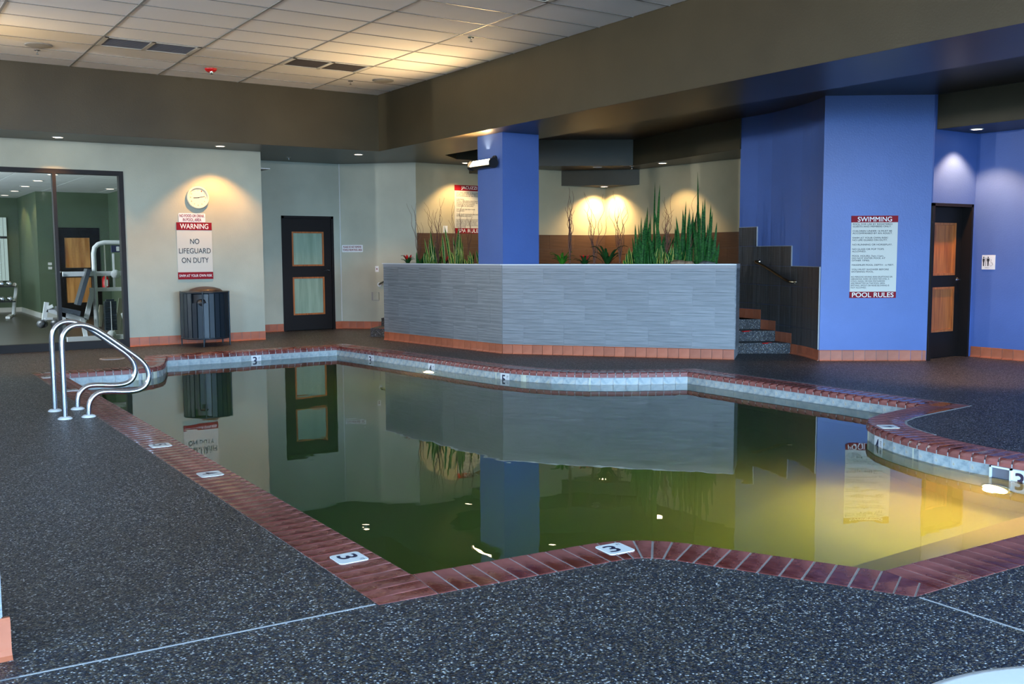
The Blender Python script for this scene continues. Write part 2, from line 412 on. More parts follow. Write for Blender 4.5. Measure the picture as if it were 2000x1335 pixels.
marks = [(Vector((4.95,14.54)), '3'), (Vector((6.46,13.55)), '3'), (Vector((6.64,12.05)), '4'), (Vector((6.86,10.45)), '5'), (Vector((7.02,4.99)), '4'), (Vector((6.745,3.60)), '3')]
near = sorted(allt, key=lambda q: (q[0]-Vector((1, 1))).length)
used_marks = []
for mpos, ch in marks: used_marks.append((min(range(len(allt)), key=lambda i: (allt[i][0]-mpos).length), ch))
ui = {i: ch for i, ch in used_marks}
vis = 0; rest = MB()
for i, (c, a_, b_, na, nb) in enumerate(allt):
    if i in ui: continue
    mb = wtile(a_, b_, na, nb, -.004, .01, -.222, -.066, MB())
    hidden = c.x < 2.2 and c.y < 12 or c.y < 3.0 and c.x < 6.7 or (c.y < 4.0 and c.x < 3.8)
    if hidden: rest.add(mb.v, mb.f)
    else: mb.build('waterline_tile', M_water_tile, pool, (c.x, c.y, -.14))
stuff(rest.build('unseen_waterline_tiles', M_water_tile, pool))
# ------------------------------------------------------------ coping bricks
coping = struct(bpy.data.objects.new('pool_coping', None), 'red brick bullnose coping around the pool'); COL.objects.link(coping)
bed = MB(); bl = []
def brick_mesh(i0, i1, o0, o1, bull=True):
    """i0,i1 inner edge ends, o0,o1 outer edge ends (plan)"""
    g = .006
    ei = (i1-i0); eo = (o1-o0)
    i0, i1 = i0+ei.normalized()*g, i1-ei.normalized()*g
    o0, o1 = (o0+eo.normalized()*g, o1-eo.normalized()*g) if eo.length > .02 else (o0, o1)
    prof = [(-.05,-.058),(-.05,-.030),(-.035,-.010),(.0,-.001),(.03,.002),(.985,.002),(.985,-.058)] if bull else [(0,-.058),(0,.002),(1,.002),(1,-.058)]
    vs = []
    for a_, b_ in ((i0, o0), (i1, o1)):
        for t_, z in prof: p = a_.lerp(b_, t_); vs.append((p.x, p.y, z+.0))
    n = len(prof); mb = MB()
    mb.add(vs, [(k, k+1, n+k+1, n+k) for k in range(n-1)]+[(n-1, 0, n, 2*n-1), tuple(range(n))[::-1], tuple(range(n, 2*n))])
    return mb
def clip(poly, A, B):
    """keep left of A->B"""
    out_ = []; s_ = lambda p: (B.x-A.x)*(p.y-A.y)-(B.y-A.y)*(p.x-A.x)
    for p, q in zip(poly, poly[1:]+poly[:1]):
        sp, sq = s_(p), s_(q)
        if sp >= 0: out_.append(p)
        if (sp > 0 > sq) or (sp < 0 < sq): out_.append(p.lerp(q, sp/(sp-sq)))
    return out_
bricks = []
for i, (pts, ns) in enumerate(SAMP):
    for k in range(len(pts)-1):
        i0, i1 = pts[k], pts[k+1]; o0, o1 = i0+ns[k]*CW, i1+ns[k+1]*CW
        bricks.append(((i0+i1)/2, brick_mesh(i0, i1, o0, o1)))
        j0, j1 = i0-ns[k]*.013, i1-ns[k+1]*.013; h0, h1 = i0+ns[k]*.006, i1+ns[k+1]*.006
        bed.prism([tuple(h0), tuple(h1), tuple(o1), tuple(o0)], -.057, -.0015); bed.prism([tuple(j0), tuple(j1), tuple(h1), tuple(h0)], -.057, -.030)
    # kite at the following corner: bricks of this run carried on to the outer edge
    P = pts[-1]; n1 = ns[-1]; n2 = SAMP[(i+1) % len(SAMP)][1][0]; cr = n1.x*n2.y-n1.y*n2.x
    if cr > .03:
        mt = mitre(P, n1, n2, CW); kite = [P, P+n1*CW, mt, P+n2*CW]; d = Vector((-n1.y, n1.x))
        bed.prism([tuple(q) for q in kite], -.057, -.0015)
        L = max((q-P).dot(d) for q in kite); m_ = max(1, round(L/.101)); st = L/m_
        for k in range(m_):
            a_, b_ = P+d*(st*k+.0045), P+d*(st*(k+1)-.0045)
            poly = clip(clip(kite, a_, a_+n1), b_+n1, b_)
            if len(poly) >= 3:
                cen = sum(poly, Vector((0, 0)))/len(poly)
                if abs(sum(p.x*q.y-q.x*p.y for p, q in zip(poly, poly[1:]+poly[:1]))) > .004:
                    bricks.append((cen, MB().prism([tuple(q) for q in poly], -.058, .002)))
bed.build('mortar_bed', M_grout, coping)
bricks.sort(key=lambda q: q[0].length)
rest = MB()
for k, (c, mb) in enumerate(bricks):
    if k < 300: mb.build('brick', M_brick, coping, (c.x, c.y, 0))
    else: rest.add(mb.v, mb.f)
if rest.v: stuff(rest.build('far_bricks', M_brick, coping))
# sealed pale edge where coping meets deck
edge = MB()
m0 = len(OUTER)
for k in range(m0):
    P, Q = OUTER[k], OUTER[(k+1) % m0]
    if (Vector(P)-Vector(Q)).length > .004 and (P[1] > 4.5 and P[0] > 5): edge.slab(P, Q, -.004, .016, -.01, .0018)
edge.build('coping_edge_sealant', M_tgrout, coping)
# depth marks -------------------------------------------------------
def rounded(c, r, u, hw, hh, z0, z1, rad=.018):
    pts = []
    for sx, sy, a0 in ((1,1,0),(-1,1,90),(-1,-1,180),(1,-1,270)):
        for k in range(4):
            a = math.radians(a0+k*30); pts.append(((sx*(hw-rad)+rad*math.cos(a)), (sy*(hh-rad)+rad*math.sin(a))))
    return pts
def plaque(mb, c, right, up, hw, hh, th, rad):
    right, up, c = Vector(right).normalized(), Vector(up).normalized(), Vector(c); n_ = right.cross(up)
    pts = rounded(None, None, None, hw, hh, 0, 0, rad); k = len(pts)
    vs = [c+right*x+up*y for x, y in pts]+[c+right*x+up*y+n_*th for x, y in pts]
    return mb.add(vs, [tuple(range(k))[::-1], tuple(range(k, 2*k))]+[(i, (i+1) % k, k+(i+1) % k, k+i) for i in range(k)])
def deckmark(x, y, ch, right, up, label):
    right = Vector((*right, 0)).normalized(); up = Vector((*up, 0)).normalized()
    o = thing('depth_marker', label, 'sign', (x, y, .002), 'depth markers set in the coping')
    plaque(MB(), (x, y, .002), right, up, .076, .076, .0035, .02).build('ceramic_plate', M_whitemark, o)
    c = Vector((x, y, .0056))
    text_mesh('numeral', ch, M_navy, o, c-right*.018, right, up, .062, .095, off=.0006, bold=.02)
    text_mesh('unit_lettering', 'FT', M_navy, o, c+right*.052+up*.045, right, up, .022, .022, off=.0006)
deckmark(1.92,4.31,'3',(0,-1),(1,0),'white square plate with a navy 3, nearest one on the long left coping')
deckmark(1.91,6.53,'4',(0,-1),(1,0),'white square plate with a navy 4 on the long left coping')
deckmark(1.89,7.75,'5',(0,-1),(1,0),'white square plate marked 5, first depth plate short of the grab rails')
deckmark(1.88,11.52,'5',(0,-1),(1,0),'white depth plate on the left coping just beyond the handrail feet')
deckmark(1.87,12.92,'3',(0,-1),(1,0),'white depth plate in the far left corner of the coping')
deckmark(3.08,3.69,'3',(1,-.08),(.08,1),'white square plate with a navy 3 at the bend of the near coping')
deckmark(7.17,5.02,'4',(.55,.83),(-.83,.55),'white depth plate on top of the rounded coping of the right peninsula')
deckmark(6.93,3.50,'3',(0,1),(-1,0),'white depth plate on the right coping above the wall-mounted 3')
names = ['under the far coping left of the corner, marked 3', 'under the far right coping near the corner, marked 3', 'above the distant pool light, marked 4', 'below the planter corner, marked 5', 'on the tip of the rounded right peninsula, marked 4', 'beside the skimmer opening at the right frame edge, marked 3']
for (i, ch), nm in zip(used_marks, names):
    c, a_, b_, na, nb = allt[i]; nrm = -(na+nb).normalized(); right = (b_-a_).normalized()*-1
    right = Vector((-nrm.y, nrm.x)); cc = Vector((c.x, c.y, -.144))+Vector((*nrm, 0))*.004
    o = thing('depth_tile', 'white waterline tile '+nm, 'tile', cc, 'depth tiles along the waterline')
    r3 = Vector((*right, 0)); plaque(MB(), cc, r3, (0,0,1), .077, .079, .003, .006).build('ceramic_plate', M_whitemark, o)
    c2 = cc+Vector((*nrm, 0))*.003
    text_mesh('numeral', ch, M_navy, o, c2-r3*.022, r3, (0,0,1), .060, .115, off=.001, bold=.025)
    text_mesh('unit_lettering', 'FT\nIN', M_navy, o, c2+r3*.048, r3, (0,0,1), .028, .10, off=.001)
# skimmer opening beside the last tile
o = thing('skimmer_opening', 'rectangular skimmer mouth with white frame in the right pool wall', 'skimmer', (6.74,3.78,-.12))
for z0, z1, y0, y1 in ((-.17,-.158,3.70,3.86),(-.072,-.06,3.70,3.86),(-.17,-.06,3.70,3.712),(-.17,-.06,3.848,3.86)):
    MB().box((6.715,y0,z0),(6.742,y1,z1)).build('frame_bar', M_whitemark, o)
MB().box((6.733,3.712,-.158),(6.738,3.848,-.072)).build('throat', M_vent2, o)
# pool lamps
def pool_lamp(c, d, label, power, ang):
    c, d = Vector(c), Vector(d).normalized()
    o = thing('underwater_lamp', label, 'light', c, 'underwater lamps')
    MB().lathe(c, [(.13,0),(.13,.02),(.11,.035)], 24, d).build('trim_ring', M_steel, o)
    MB().lathe(c+d*.036, [(.10,0),(.08,.012),(0.001,.018)], 24, d).build('lens', M_pool, o)
    l = spot('underwater_lamp_beam', c+d*.07, c+d*3+Vector((0,0,-.12)), power, ang, (1.0,.36,.11), .6, .06); l.parent = o; l.location = d*.07
pool_lamp((6.735,3.80,-.47), (-1,.1,0), 'glowing underwater lamp below the skimmer in the right pool wall', 620, 165)
pool_lamp((6.66,12.0,-.42), (-1,-.1,0), 'distant glowing underwater lamp in the far pool wall', 25, 165)
# ------------------------------------------------------------ ceiling, soffits
ZC, ZS = 4.153, 3.22
ceiling = struct(MB().box((-5.6,-4.6,ZC+.03),(7.6,15.5,ZC+.2)).build('ceiling', M_white), 'suspended ceiling of white lay-in tiles')
U0, V0 = 2.6913, 11.2096
tile_me = None; rest = MB()
ventcells = {(0, 3), (2, 3), (2, -5)}
for ix in range(-7, 5):
    for iy in range(-26, 7):
        x0, y0 = U0+1.2192*ix, V0+.6096*iy; x1, y1 = min(x0+1.2192, 7.55), min(y0+.6096, 15.37)
        if x1 < -5.6 or y1 < -4.6 or x1-x0 < .05 or y1-y0 < .05 or (ix, iy) in ventcells: continue
        full = x1-x0 > 1.21 and y1-y0 > .6; vis_ = y0 > 5.5 and x0 > -.8
        if vis_ and full:
            if tile_me is None:
                o = MB().box((x0+.013,y0+.013,ZC+.004),(x1-.013,y1-.013,ZC+.02)).build('ceiling_tile', M_ctile, ceiling, (x0, y0, ZC)); tile_me = o.data
            else:
                o = bpy.data.objects.new('ceiling_tile', tile_me); o.location = (x0, y0, ZC); COL.objects.link(o); o.parent = ceiling
        else:
            mb = MB().box((x0+.013,y0+.013,ZC+.004),(x1-.013,y1-.013,ZC+.02))
            if vis_: mb.build('ceiling_tile', M_ctile, ceiling, (x0, y0, ZC))
            else: rest.add(mb.v, mb.f)
stuff(rest.build('unseen_ceiling_tiles', M_ctile, ceiling))
grid = MB()
for ix in range(-6, 5): grid.box((U0+1.2192*ix-.0125,-4.6,ZC-.001),(U0+1.2192*ix+.0125,15.37,ZC+.03))
for iy in range(-25, 7): grid.box((-5.6,V0+.6096*iy-.0115,ZC-.0005),(7.55,V0+.6096*iy+.0115,ZC+.03))
grid.build('ceiling_grid', M_grid, ceiling)
for k, (ix, iy) in enumerate([(0,3),(2,3),(2,-5)]):
    x0, y0 = U0+1.2192*ix, V0+.6096*iy
    o = thing('ceiling_vent', ['grey double return-air vent in the ceiling, left one of the two in the same row', 'dark double return-air vent in the ceiling near the lit corner', 'return-air vent at the top edge of the view, nearest one'][k], 'vent', (x0+.61, y0+.3, ZC), 'double ceiling vents')
    f = MB(); f.box((x0+.012,y0+.012,ZC-.004),(x0+1.207,y0+.045,ZC+.01)).box((x0+.012,y0+.565,ZC-.004),(x0+1.207,y0+.598,ZC+.01))
    for xx in (x0+.012, x0+.575, x0+1.15): f.box((xx,y0+.012,ZC-.004),(xx+.055,y0+.598,ZC+.01))
    f.build('frame', M_white, o)
    for xx in (x0+.067, x0+.63):
        MB().box((xx,y0+.045,ZC+.004),(xx+.51,y0+.565,ZC+.012)).build('filter_panel', M_vent2 if k == 0 else M_vent, o)
        sl = MB()
        for j in range(12): sl.box((xx,y0+.055+j*.043,ZC-.001),(xx+.51,y0+.062+j*.043,ZC+.006))
        sl.build('louvres', M_vent2 if k == 0 else M_vent, o)
for x, y, lb in [(2.1,14.02,'round speaker grille in the ceiling above the gym window'),(6.97,14.0,'round speaker grille in the ceiling near the beam corner'),(6.97,7.95,'round speaker grille in the ceiling at the top edge of the view')]:
    o = thing('ceiling_speaker', lb, 'speaker', (x, y, ZC), 'round ceiling speakers')
    MB().lathe((x,y,ZC), [(.165,0),(.165,-.008),(.15,-.012),(.0,-.012)], 32).build('rim', M_grid, o)
    MB().lathe((x,y,ZC-.0125), [(.145,0),(.13,-.003),(0,-.003)], 32).build('grille', mat('speaker_grille', (.35,.35,.33), .7), o)
def sprinkler(x, y, z, lb):
    o = thing('sprinkler_head', lb, 'sprinkler', (x, y, z), 'sprinkler heads')
    MB().lathe((x,y,z), [(.04,0),(.038,-.006),(.012,-.01)], 20).build('escutcheon', M_chrome, o)
    MB().tube([(x,y,z-.008),(x,y,z-.045)], .008, 8).build('stem', M_chrome, o)
    MB().lathe((x,y,z-.05), [(.004,.004),(.02,0),(.02,-.003),(.004,-.006)], 12).build('deflector', M_chrome, o)
sprinkler(2.13,14.37,ZC,'small sprinkler head below the left ceiling speaker')
sprinkler(6.56,14.31,ZC,'small sprinkler head right of the dark ceiling vent')
sprinkler(6.53,10.66,ZC,'small sprinkler head on the ceiling near the beam')
sprinkler(6.6,17.1,ZS,'small sprinkler head on the soffit above the frosted-panel door')
sprinkler(12.0,13.95,3.06,'small sprinkler head on the spa soffit between two lamps')
o = thing('fire_alarm', 'red fire alarm strobe hanging from the white ceiling', 'alarm', (4.43,14.45,ZC))
MB().lathe((4.43,14.45,ZC), [(.085,0),(.085,-.015),(.07,-.035),(.035,-.055),(.0,-.058)], 28).build('housing', M_red, o)
MB().lathe((4.43,14.42,ZC-.055), [(.03,.01),(.028,-.01),(.018,-.028),(0,-.034)], 16).build('strobe_lens', M_chrome, o)
# dropped soffit over the back walls, its face toward the pool
sp = [(-5.6,15.37),(7.55,15.37),(7.55,15.32),(8.82,15.32),(9.4,15.9),(10.7,15.93),(10.7,18.4),(-5.6,18.4)]
struct(MB().prism(sp, ZS, ZC+.2).build('soffit_back', M_olive), 'olive soffit over the back walls')
struct(MB().box((7.55,-4.6,ZS),(8.82,15.32,ZC+.2)).build('beam', M_olive), 'deep olive beam crossing above the planter')
# gloss-painted undersides
us = MB(); us.prism([(-5.6,15.372),(7.55,15.372),(7.55,-4.6),(8.82,-4.6),(8.82,15.32),(9.4,15.9),(10.7,15.93),(10.7,18.4),(-5.6,18.4)], ZS-.004, ZS-.0005)
struct(us.build('soffit_underside', M_soffit), 'glossy dark underside of beam and soffit')
struct(MB().box((8.82,-4.6,3.53),(13.4,17.5,3.8)).build('ceiling_raised', M_soffit), 'raised dark ceiling between beam and spa')
struct(MB().prism([(10.3,14.95),(10.77,14.64),(11.96,13.87),(11.47,10.79),(12.9,10.79),(12.9,17.2),(10.3,17.2)], 3.066, 3.53).build('soffit_spa', M_olive), 'angled bulkhead around the spa')
struct(MB().prism([(10.3,14.95),(10.77,14.64),(11.96,13.87),(11.47,10.79),(12.9,10.79),(12.9,17.2),(10.3,17.2)], 3.060, 3.0655).build('soffit_spa_underside', M_soffit))
struct(MB().prism([(11.50,15.45),(12.6,14.42),(12.6,15.45)], 2.775, 3.06).build('corner_bulkhead', M_olive), 'small lower bulkhead across the spa corner')
struct(MB().prism([(11.50,15.45),(12.6,14.42),(12.6,15.45)], 2.770, 2.7745).build('corner_bulkhead_underside', M_soffit))
struct(MB().box((12.0,-4.6,3.085),(13.4,7.8,3.53)).build('soffit_restroom', M_olive), 'olive bulkhead above the restroom door')
struct(MB().box((12.0,-4.6,3.079),(13.4,7.8,3.0845)).build('soffit_restroom_underside', M_soffit))
# ------------------------------------------------------------ walls
T = .15
wb = MB(); wb.box((3.60,16.46,0),(5.85,16.60,ZS)); wb.box((-5.6,16.46,2.79),(3.60,16.60,ZS))
wall_back = struct(wb.build('wall_back', M_wall), 'grey-green wall with clock and warning sign')
struct(MB().box((5.6,18.1,-.05),(12.9,18.2,ZC+.2)).box((12.76,10.8,0),(12.9,18.1,ZC+.2)).build('light_seal_back', M_black))  # unseen black backing added to stop outside light leaking past the door
struct(MB().box((5.71,16.60,0),(5.85,18.1,ZS)).build('wall_alcove_side', M_wall))
wa = MB(); wa.box((5.85,17.95,0),(6.745,18.1,ZS)); wa.box((7.805,17.95,0),(7.96,18.1,ZS)); wa.box((6.745,17.95,2.20),(7.805,18.1,ZS))
struct(wa.build('wall_alcove', M_wall), 'alcove wall around the frosted-panel door')
A45, B45 = (7.95,17.95), (9.05,16.85)
struct(MB().slab(B45, A45, 0, .15, 0, ZS).build('wall_angled', M_wall), 'angled grey-green wall left of the spa')
# corner bead where the angled wall starts
struct(MB().tube([(7.945,17.94,.15),(7.945,17.94,ZS)], .011, 6).build('trim_1', M_white))
struct(MB().prism([(9.05,16.85),(10.65,16.95),(10.65,17.1),(9.05,17.0)], .45, ZS).build('wall_spa_left', M_cream), 'cream spa wall with rules sign')
struct(MB().box((10.6,15.45,.45),(10.75,16.95,ZS)).build('wall_spa_jog', M_cream))
struct(MB().box((10.6,15.45,.45),(12.75,15.6,3.1)).build('wall_spa_back', M_cream), 'cream spa wall behind the planter')
struct(MB().box((12.6,10.79,.45),(12.75,15.45,3.1)).build('wall_spa_right', M_cream), 'cream spa wall on the right')
# blue block: curved wall, front face, door wall, right wall
CURVE = [(10.80,8.66),(10.94,8.87),(11.07,9.1),(11.18,9.34),(11.27,9.6),(11.35,9.85),(11.42,10.1),(11.47,10.42),(11.50,10.8)]
blk = CURVE+[(12.75,10.8),(12.75,8.3),(12.0,8.3),(11.96,7.82)]
struct(MB().prism(blk, 0, 3.53).build('wall_blue', M_blue), 'blue curved wall and blue face with pool rules sign')
dw = MB(); dw.box((11.961,7.80,2.115),(12.90,8.3,3.53)); dw.box((12.90,7.80,0),(13.1,8.3,3.53))
struct(dw.build('wall_restroom', M_blue), 'blue wall over the restroom door')
struct(MB().box((12.95,-4.6,0),(13.1,7.80,3.1)).build('wall_right', M_blue), 'blue right wall')
struct(MB().box((11.961,8.25,0),(12.9,8.29,2.115)).build('wall_restroom_back', M_black))
# window walls on the camera's side of the room
wl_ = MB()
for y0, y1 in ((-4.6,-2.3),(3.1,16.6)): wl_.box((-5.6,y0,0),(-5.45,y1,3.2))
wl_.box((-5.6,-4.6,0),(-5.45,16.6,.35)); wl_.box((-5.6,-4.6,3.15),(-5.45,16.6,ZC+.2))
struct(wl_.build('wall_left', M_white))
wn = MB(); wn.box((-5.6,-4.6,0),(13.1,-4.45,.35)); wn.box((-5.6,-4.6,3.15),(13.1,-4.45,ZC+.2)); wn.box((-5.6,-4.6,0),(-3.1,-4.45,3.2)); wn.box((8.1,-4.6,0),(13.1,-4.45,3.2))
struct(wn.build('wall_near', M_white))
struct(MB().box((-60,-60,-.30),(-5.6,60,-.2)).box((-5.6,-60,-.30),(60,-4.6,-.2)).build('ground_outside', M_ground), 'ground outside the windows')
# near-left tiled pillar
pil = struct(MB().box((-.75,3.95,.15),(.375,4.55,ZC)).build('pillar', M_tgrout), 'tiled pillar at the left edge of the view')
for j in range(13):
    for x0 in ((-.245, .377), (-.857+.0, -.251)):
        MB().box((max(x0[0],-.75),3.938,.158+j*.3),(x0[1],3.951,.158+j*.3+.297)).build('tile', M_ptile, pil, (x0[0],3.94,.158+j*.3))
for x0 in (-.745,-.59,-.435,-.28,-.125,.03,.185):
    mb = MB(); pr = [(3.905,0),(3.925,.012),(3.936,.03),(3.936,.135),(3.945,.15),(3.96,.15),(3.96,0)]
    x1 = x0+.151 if x0 < .18 else .402
    k = len(pr); mb.add([(x0,y,z) for y, z in pr]+[(x1,y,z) for y, z in pr], [tuple(range(k)), tuple(range(k,2*k))[::-1]]+[(i, k+i, k+(i+1)%k, (i+1)%k) for i in range(k)])
    mb.build('base_tile', M_terra, pil, (x0,3.93,0))
# ------------------------------------------------------------ terracotta skirting
def skirting(name, P, Q, z=0, h=.145, w=.153, side=1, flush0=0):
    P, Q = Vector(P), Vector(Q); L = (Q-P).length; d = (Q-P)/L; root = bpy.data.objects.new(name, None); COL.objects.link(root)
    root.location = (P.x, P.y, z); struct(root)
    MB().slab(P, Q, 0, .006*side, z, z+h).build('grout', M_dgrout, root)
    s_ = flush0; n = Vector((d.y, -d.x))*side
    while s_ < L-.01:
        e = min(s_+w-.005, L); a_, b_ = P+d*s_, P+d*e
        mb = MB(); pr = [(.030,0),(.016,.008),(.010,.03),(.010,h-.01),(.006,h),(0,h),(0,0)]; k = len(pr)
        vs = [(*(q+n*t_), z+zz) for q in (a_, b_) for t_, zz in pr]
        f = [tuple(range(k)), tuple(range(k,2*k))[::-1]]+[(i, k+i, k+(i+1)%k, (i+1)%k) for i in range(k)]
        mb.add(vs, f if side < 0 else [q[::-1] for q in f])
        mb.build('base_tile', M_terra, root, (a_.x, a_.y, z)); s_ += w
    return root
skirting('baseboard_back', (3.60,16.46), (5.85,16.46))
skirting('baseboard_alcove', (5.85,17.95), (6.74,17.95)); skirting('baseboard_alcove', (7.81,17.95), (7.95,17.95))
skirting('baseboard_angled', (7.95,17.95), (8.9,17.0))
skirting('baseboard_blue', (10.80,8.66), (11.96,7.83))
skirting('baseboard_right', (12.95,7.78), (12.95,4.5))
for a_, b_ in zip(CURVE[:5], CURVE[1:6]): skirting('baseboard_curved', b_, a_, w=.27)
# ------------------------------------------------------------ stairs, spa floor
spa = struct(MB().prism([(8.35,16.7),(8.30,13.0),(8.65,12.4),(10.62,10.25),(11.10,10.52),(11.46,10.30),(11.5,10.8),(12.6,10.8),(12.6,15.45),(10.6,15.45),(10.6,16.95),(9.05,16.85)], -.05, .4525).build('floor_spa', M_deck), 'raised spa floor')
st = struct(MB().prism([(10.56,9.99),(10.95,9.78),(11.26,9.50),(11.6,9.6),(11.6,10.6),(10.9,10.9),(10.45,10.3)], 0, .153).build('stair_right', M_deck), 'three pebble steps right of the planter')
MB().prism([(10.80,10.24),(11.12,10.05),(11.38,9.91),(11.6,10.0),(11.6,10.6),(11.2,11),(10.7,10.7)], .153, .303).build('step', M_deck, st)
MB().prism([(11.06,10.50),(11.28,10.36),(11.46,10.26),(11.6,10.7),(11.2,11)], .303, .4525).build('step', M_deck, st)
for (x, y, z) in ((11.0,9.745,.155),(10.98,10.125,.305)):
    MB().box((x-.08,y-.012,z-.012),(x+.08,y+.03,z+.002)).build('red_tread_marker', M_red, st)
stl = struct(MB().prism([(7.57,15.87),(7.72,15.58),(8.25,15.3),(9.05,16.85),(8.75,17.15)], 0, .15).build('stair_left', M_deck), 'pebble step left of the planter')
MB().prism([(7.95,16.2),(8.15,15.75),(8.4,15.6),(9.05,16.85),(8.8,17.1)], .15, .30).build('step', M_deck, stl)
MB().box((7.67,15.70,.142),(7.80,15.74,.153)).build('red_tread_marker', M_red, stl)
# stepped tile cladding and stair skirting on the curved wall
clad = struct(bpy.data.objects.new('wall_stair_cladding', None), 'dark woven tile stepping up the curved wall'); COL.objects.link(clad)
CV = [Vector(p) for p in CURVE]; cum = [0]
for a_, b_ in zip(CV, CV[1:]): cum.append(cum[-1]+(b_-a_).length)
def cpos(s_):
    i = 0
    while i < len(cum)-2 and cum[i+1] < s_: i += 1
    return CV[i].lerp(CV[i+1], (s_-cum[i])/(cum[i+1]-cum[i]))
def s_at_y(y): return min((abs(cpos(k/400*cum[-1]).y-y), k/400*cum[-1]) for k in range(401))[1]
sA, sB, sC = 0.02, s_at_y(9.53), s_at_y(10.39)
zones = [(sA, sB, 1.265), (sB, sC, 1.555), (sC, cum[-1], 1.85)]
for s0, s1, zt in zones:
    nS = max(1, round((s1-s0)/.30))
    for k in range(nS):
        a_, b_ = s0+(s1-s0)*k/nS, s0+(s1-s0)*(k+1)/nS
        y = cpos(a_).y
        zlow = .145 if y < 9.5 else (.30 if y < 9.91 else (.45 if y < 10.27 else .6))
        zz = zt
        while zz > zlow+.02:
            z0 = max(zlow, zz-.29)
            mb = MB(); sub = [cpos(a_+.0015+(b_-a_-.003)*q/2) for q in range(3)]
            for p, q in zip(sub, sub[1:]): mb.slab(q, p, 0, .012, z0+.0015, zz-.0015)
            mb.build('tile', M_stile, clad, (sub[1].x, sub[1].y, z0)); zz -= .29
    top = [cpos(s0+(s1-s0)*q/4) for q in range(5)]
    mb = MB()
    for p, q in zip(top, top[1:]): mb.slab(q, p, 0, .016, zt, zt+.008)
    mb.build('edge_trim', M_white if zt < 1 else M_tgrout, clad)
for s_, z0, z1 in ((sA, .15, 1.27), (sB, 1.265, 1.56), (sC, 1.555, 1.86)):
    p, q = cpos(s_), cpos(s_+.01); MB().slab(q, p, 0, .017, z0, z1).build('edge_trim', M_grout, clad)
for y0, y1, z in ((9.49,9.91,.153),(9.91,10.27,.303),(10.27,10.8,.4525)):
    a_, b_ = s_at_y(y0), s_at_y(y1); n_ = max(1, round((b_-a_)/.16))
    for k in range(n_):
        p, q = cpos(a_+(b_-a_)*k/n_+.002), cpos(a_+(b_-a_)*(k+1)/n_-.002)
        MB().slab(q, p, 0, .016, z, z+.145).build('base_tile', M_terra, clad, (p.x, p.y, z))
# wainscots of the spa
def wainscot(name, P, Q, z0, z1, rows, w=.61, side=1):
    P, Q = Vector(P), Vector(Q); L = (Q-P).length; d = (Q-P)/L
    root = struct(bpy.data.objects.new(name, None)); root.location = (P.x, P.y, z0); COL.objects.link(root)
    MB().slab(P, Q, 0, .006*side, z0, z1).build('grout', M_dgrout, root); hh = (z1-z0)/rows
    for j in range(rows):
        s_ = -(w/2)*(j % 2)
        while s_ < L:
            a_, b_ = max(s_, 0), min(s_+w-.003, L)
            if b_-a_ > .03:
                MB().slab(P+d*a_, P+d*b_, 0, .012*side, z0+j*hh, z0+(j+1)*hh-.003).build('tile', M_wtile, root, (*(P+d*a_), z0+j*hh))
            s_ += w
    return root
wainscot('wainscot_spa_left', (9.06,16.85), (10.6,16.947), .4525, 1.87, 5)
wainscot('wainscot_spa_back', (10.6,15.45), (12.6,15.45), .4525, 1.82, 5)
wainscot('wainscot_spa_right', (12.6,15.45), (12.6,10.8), .4525, 1.82, 5)
# ------------------------------------------------------------ planter
PA, PB, PC = V2(7.5,15.15), V2(7.86,12.0), V2(9.98,9.43)
pb_ = [PA, PB, PC, V2(10.56,9.91), V2(8.58,12.31), V2(8.245,15.235)]
planter = struct(bpy.data.objects.new('planter_wall', None), 'grey striated tile planter with terracotta base'); planter.location = (8.3,12.2,0); COL.objects.link(planter)
gb = MB()
for a_, b_ in ((PA, PB), (PB, PC)): gb.slab(a_, b_, 0, .0095, .14, 1.296)
gb.build('tile_grout', M_tgrout, planter)
MB().prism([tuple(p) for p in pb_], 0, 1.25).build('planter_body', M_tgrout, planter)
MB().prism([tuple(p) for p in [PA+V2(.04,-.02), PB+V2(.05,.03), PC+V2(.03,.05), V2(10.52,9.93), V2(8.54,12.30), V2(8.22,15.2)]], 1.20, 1.268).build('soil', M_soil, planter)
rim = MB()
for a_, b_ in zip(pb_, pb_[1:]+pb_[:1]): rim.slab(a_, b_, -.05, .014, 1.25, 1.31)
rim.build('rim', M_tgrout, planter)
cap = MB()
for a_, b_ in ((PA, PB), (PB, PC)):
    d = (b_-a_).normalized(); cap.slab(a_-d*.03, b_+d*.012, -.055, .022, 1.298, 1.312)
cap.build('cap_strip', M_signw, planter)
def clad_face(A_, B_, off_from_end):
    L = (B_-A_).length; d = (A_-B_)/L   # measured from B_ back toward A_
    z0 = .142; hh = (1.296-z0)/4
    for j in range(4):
        o_ = off_from_end[(3-j) % 2]; cuts = [0]
        while o_ < L-.02: cuts.append(o_); o_ += .61
        cuts.append(L)
        for p, q in zip(cuts, cuts[1:]):
            if q-p < .03: continue
            mb = MB().slab(B_+d*(q-.0015), B_+d*(p+.0015), 0, .012, z0+j*hh, z0+(j+1)*hh-.002)
            mb.build('tile', M_ptile, planter, (*(B_+d*p), z0+j*hh))
clad_face(PA, PB, (.28, .585)); clad_face(PB, PC, (.27, .575))
MB().slab(PC, V2(10.56,9.91), 0, .012, .142, 1.296).build('tile', M_ptile, planter)
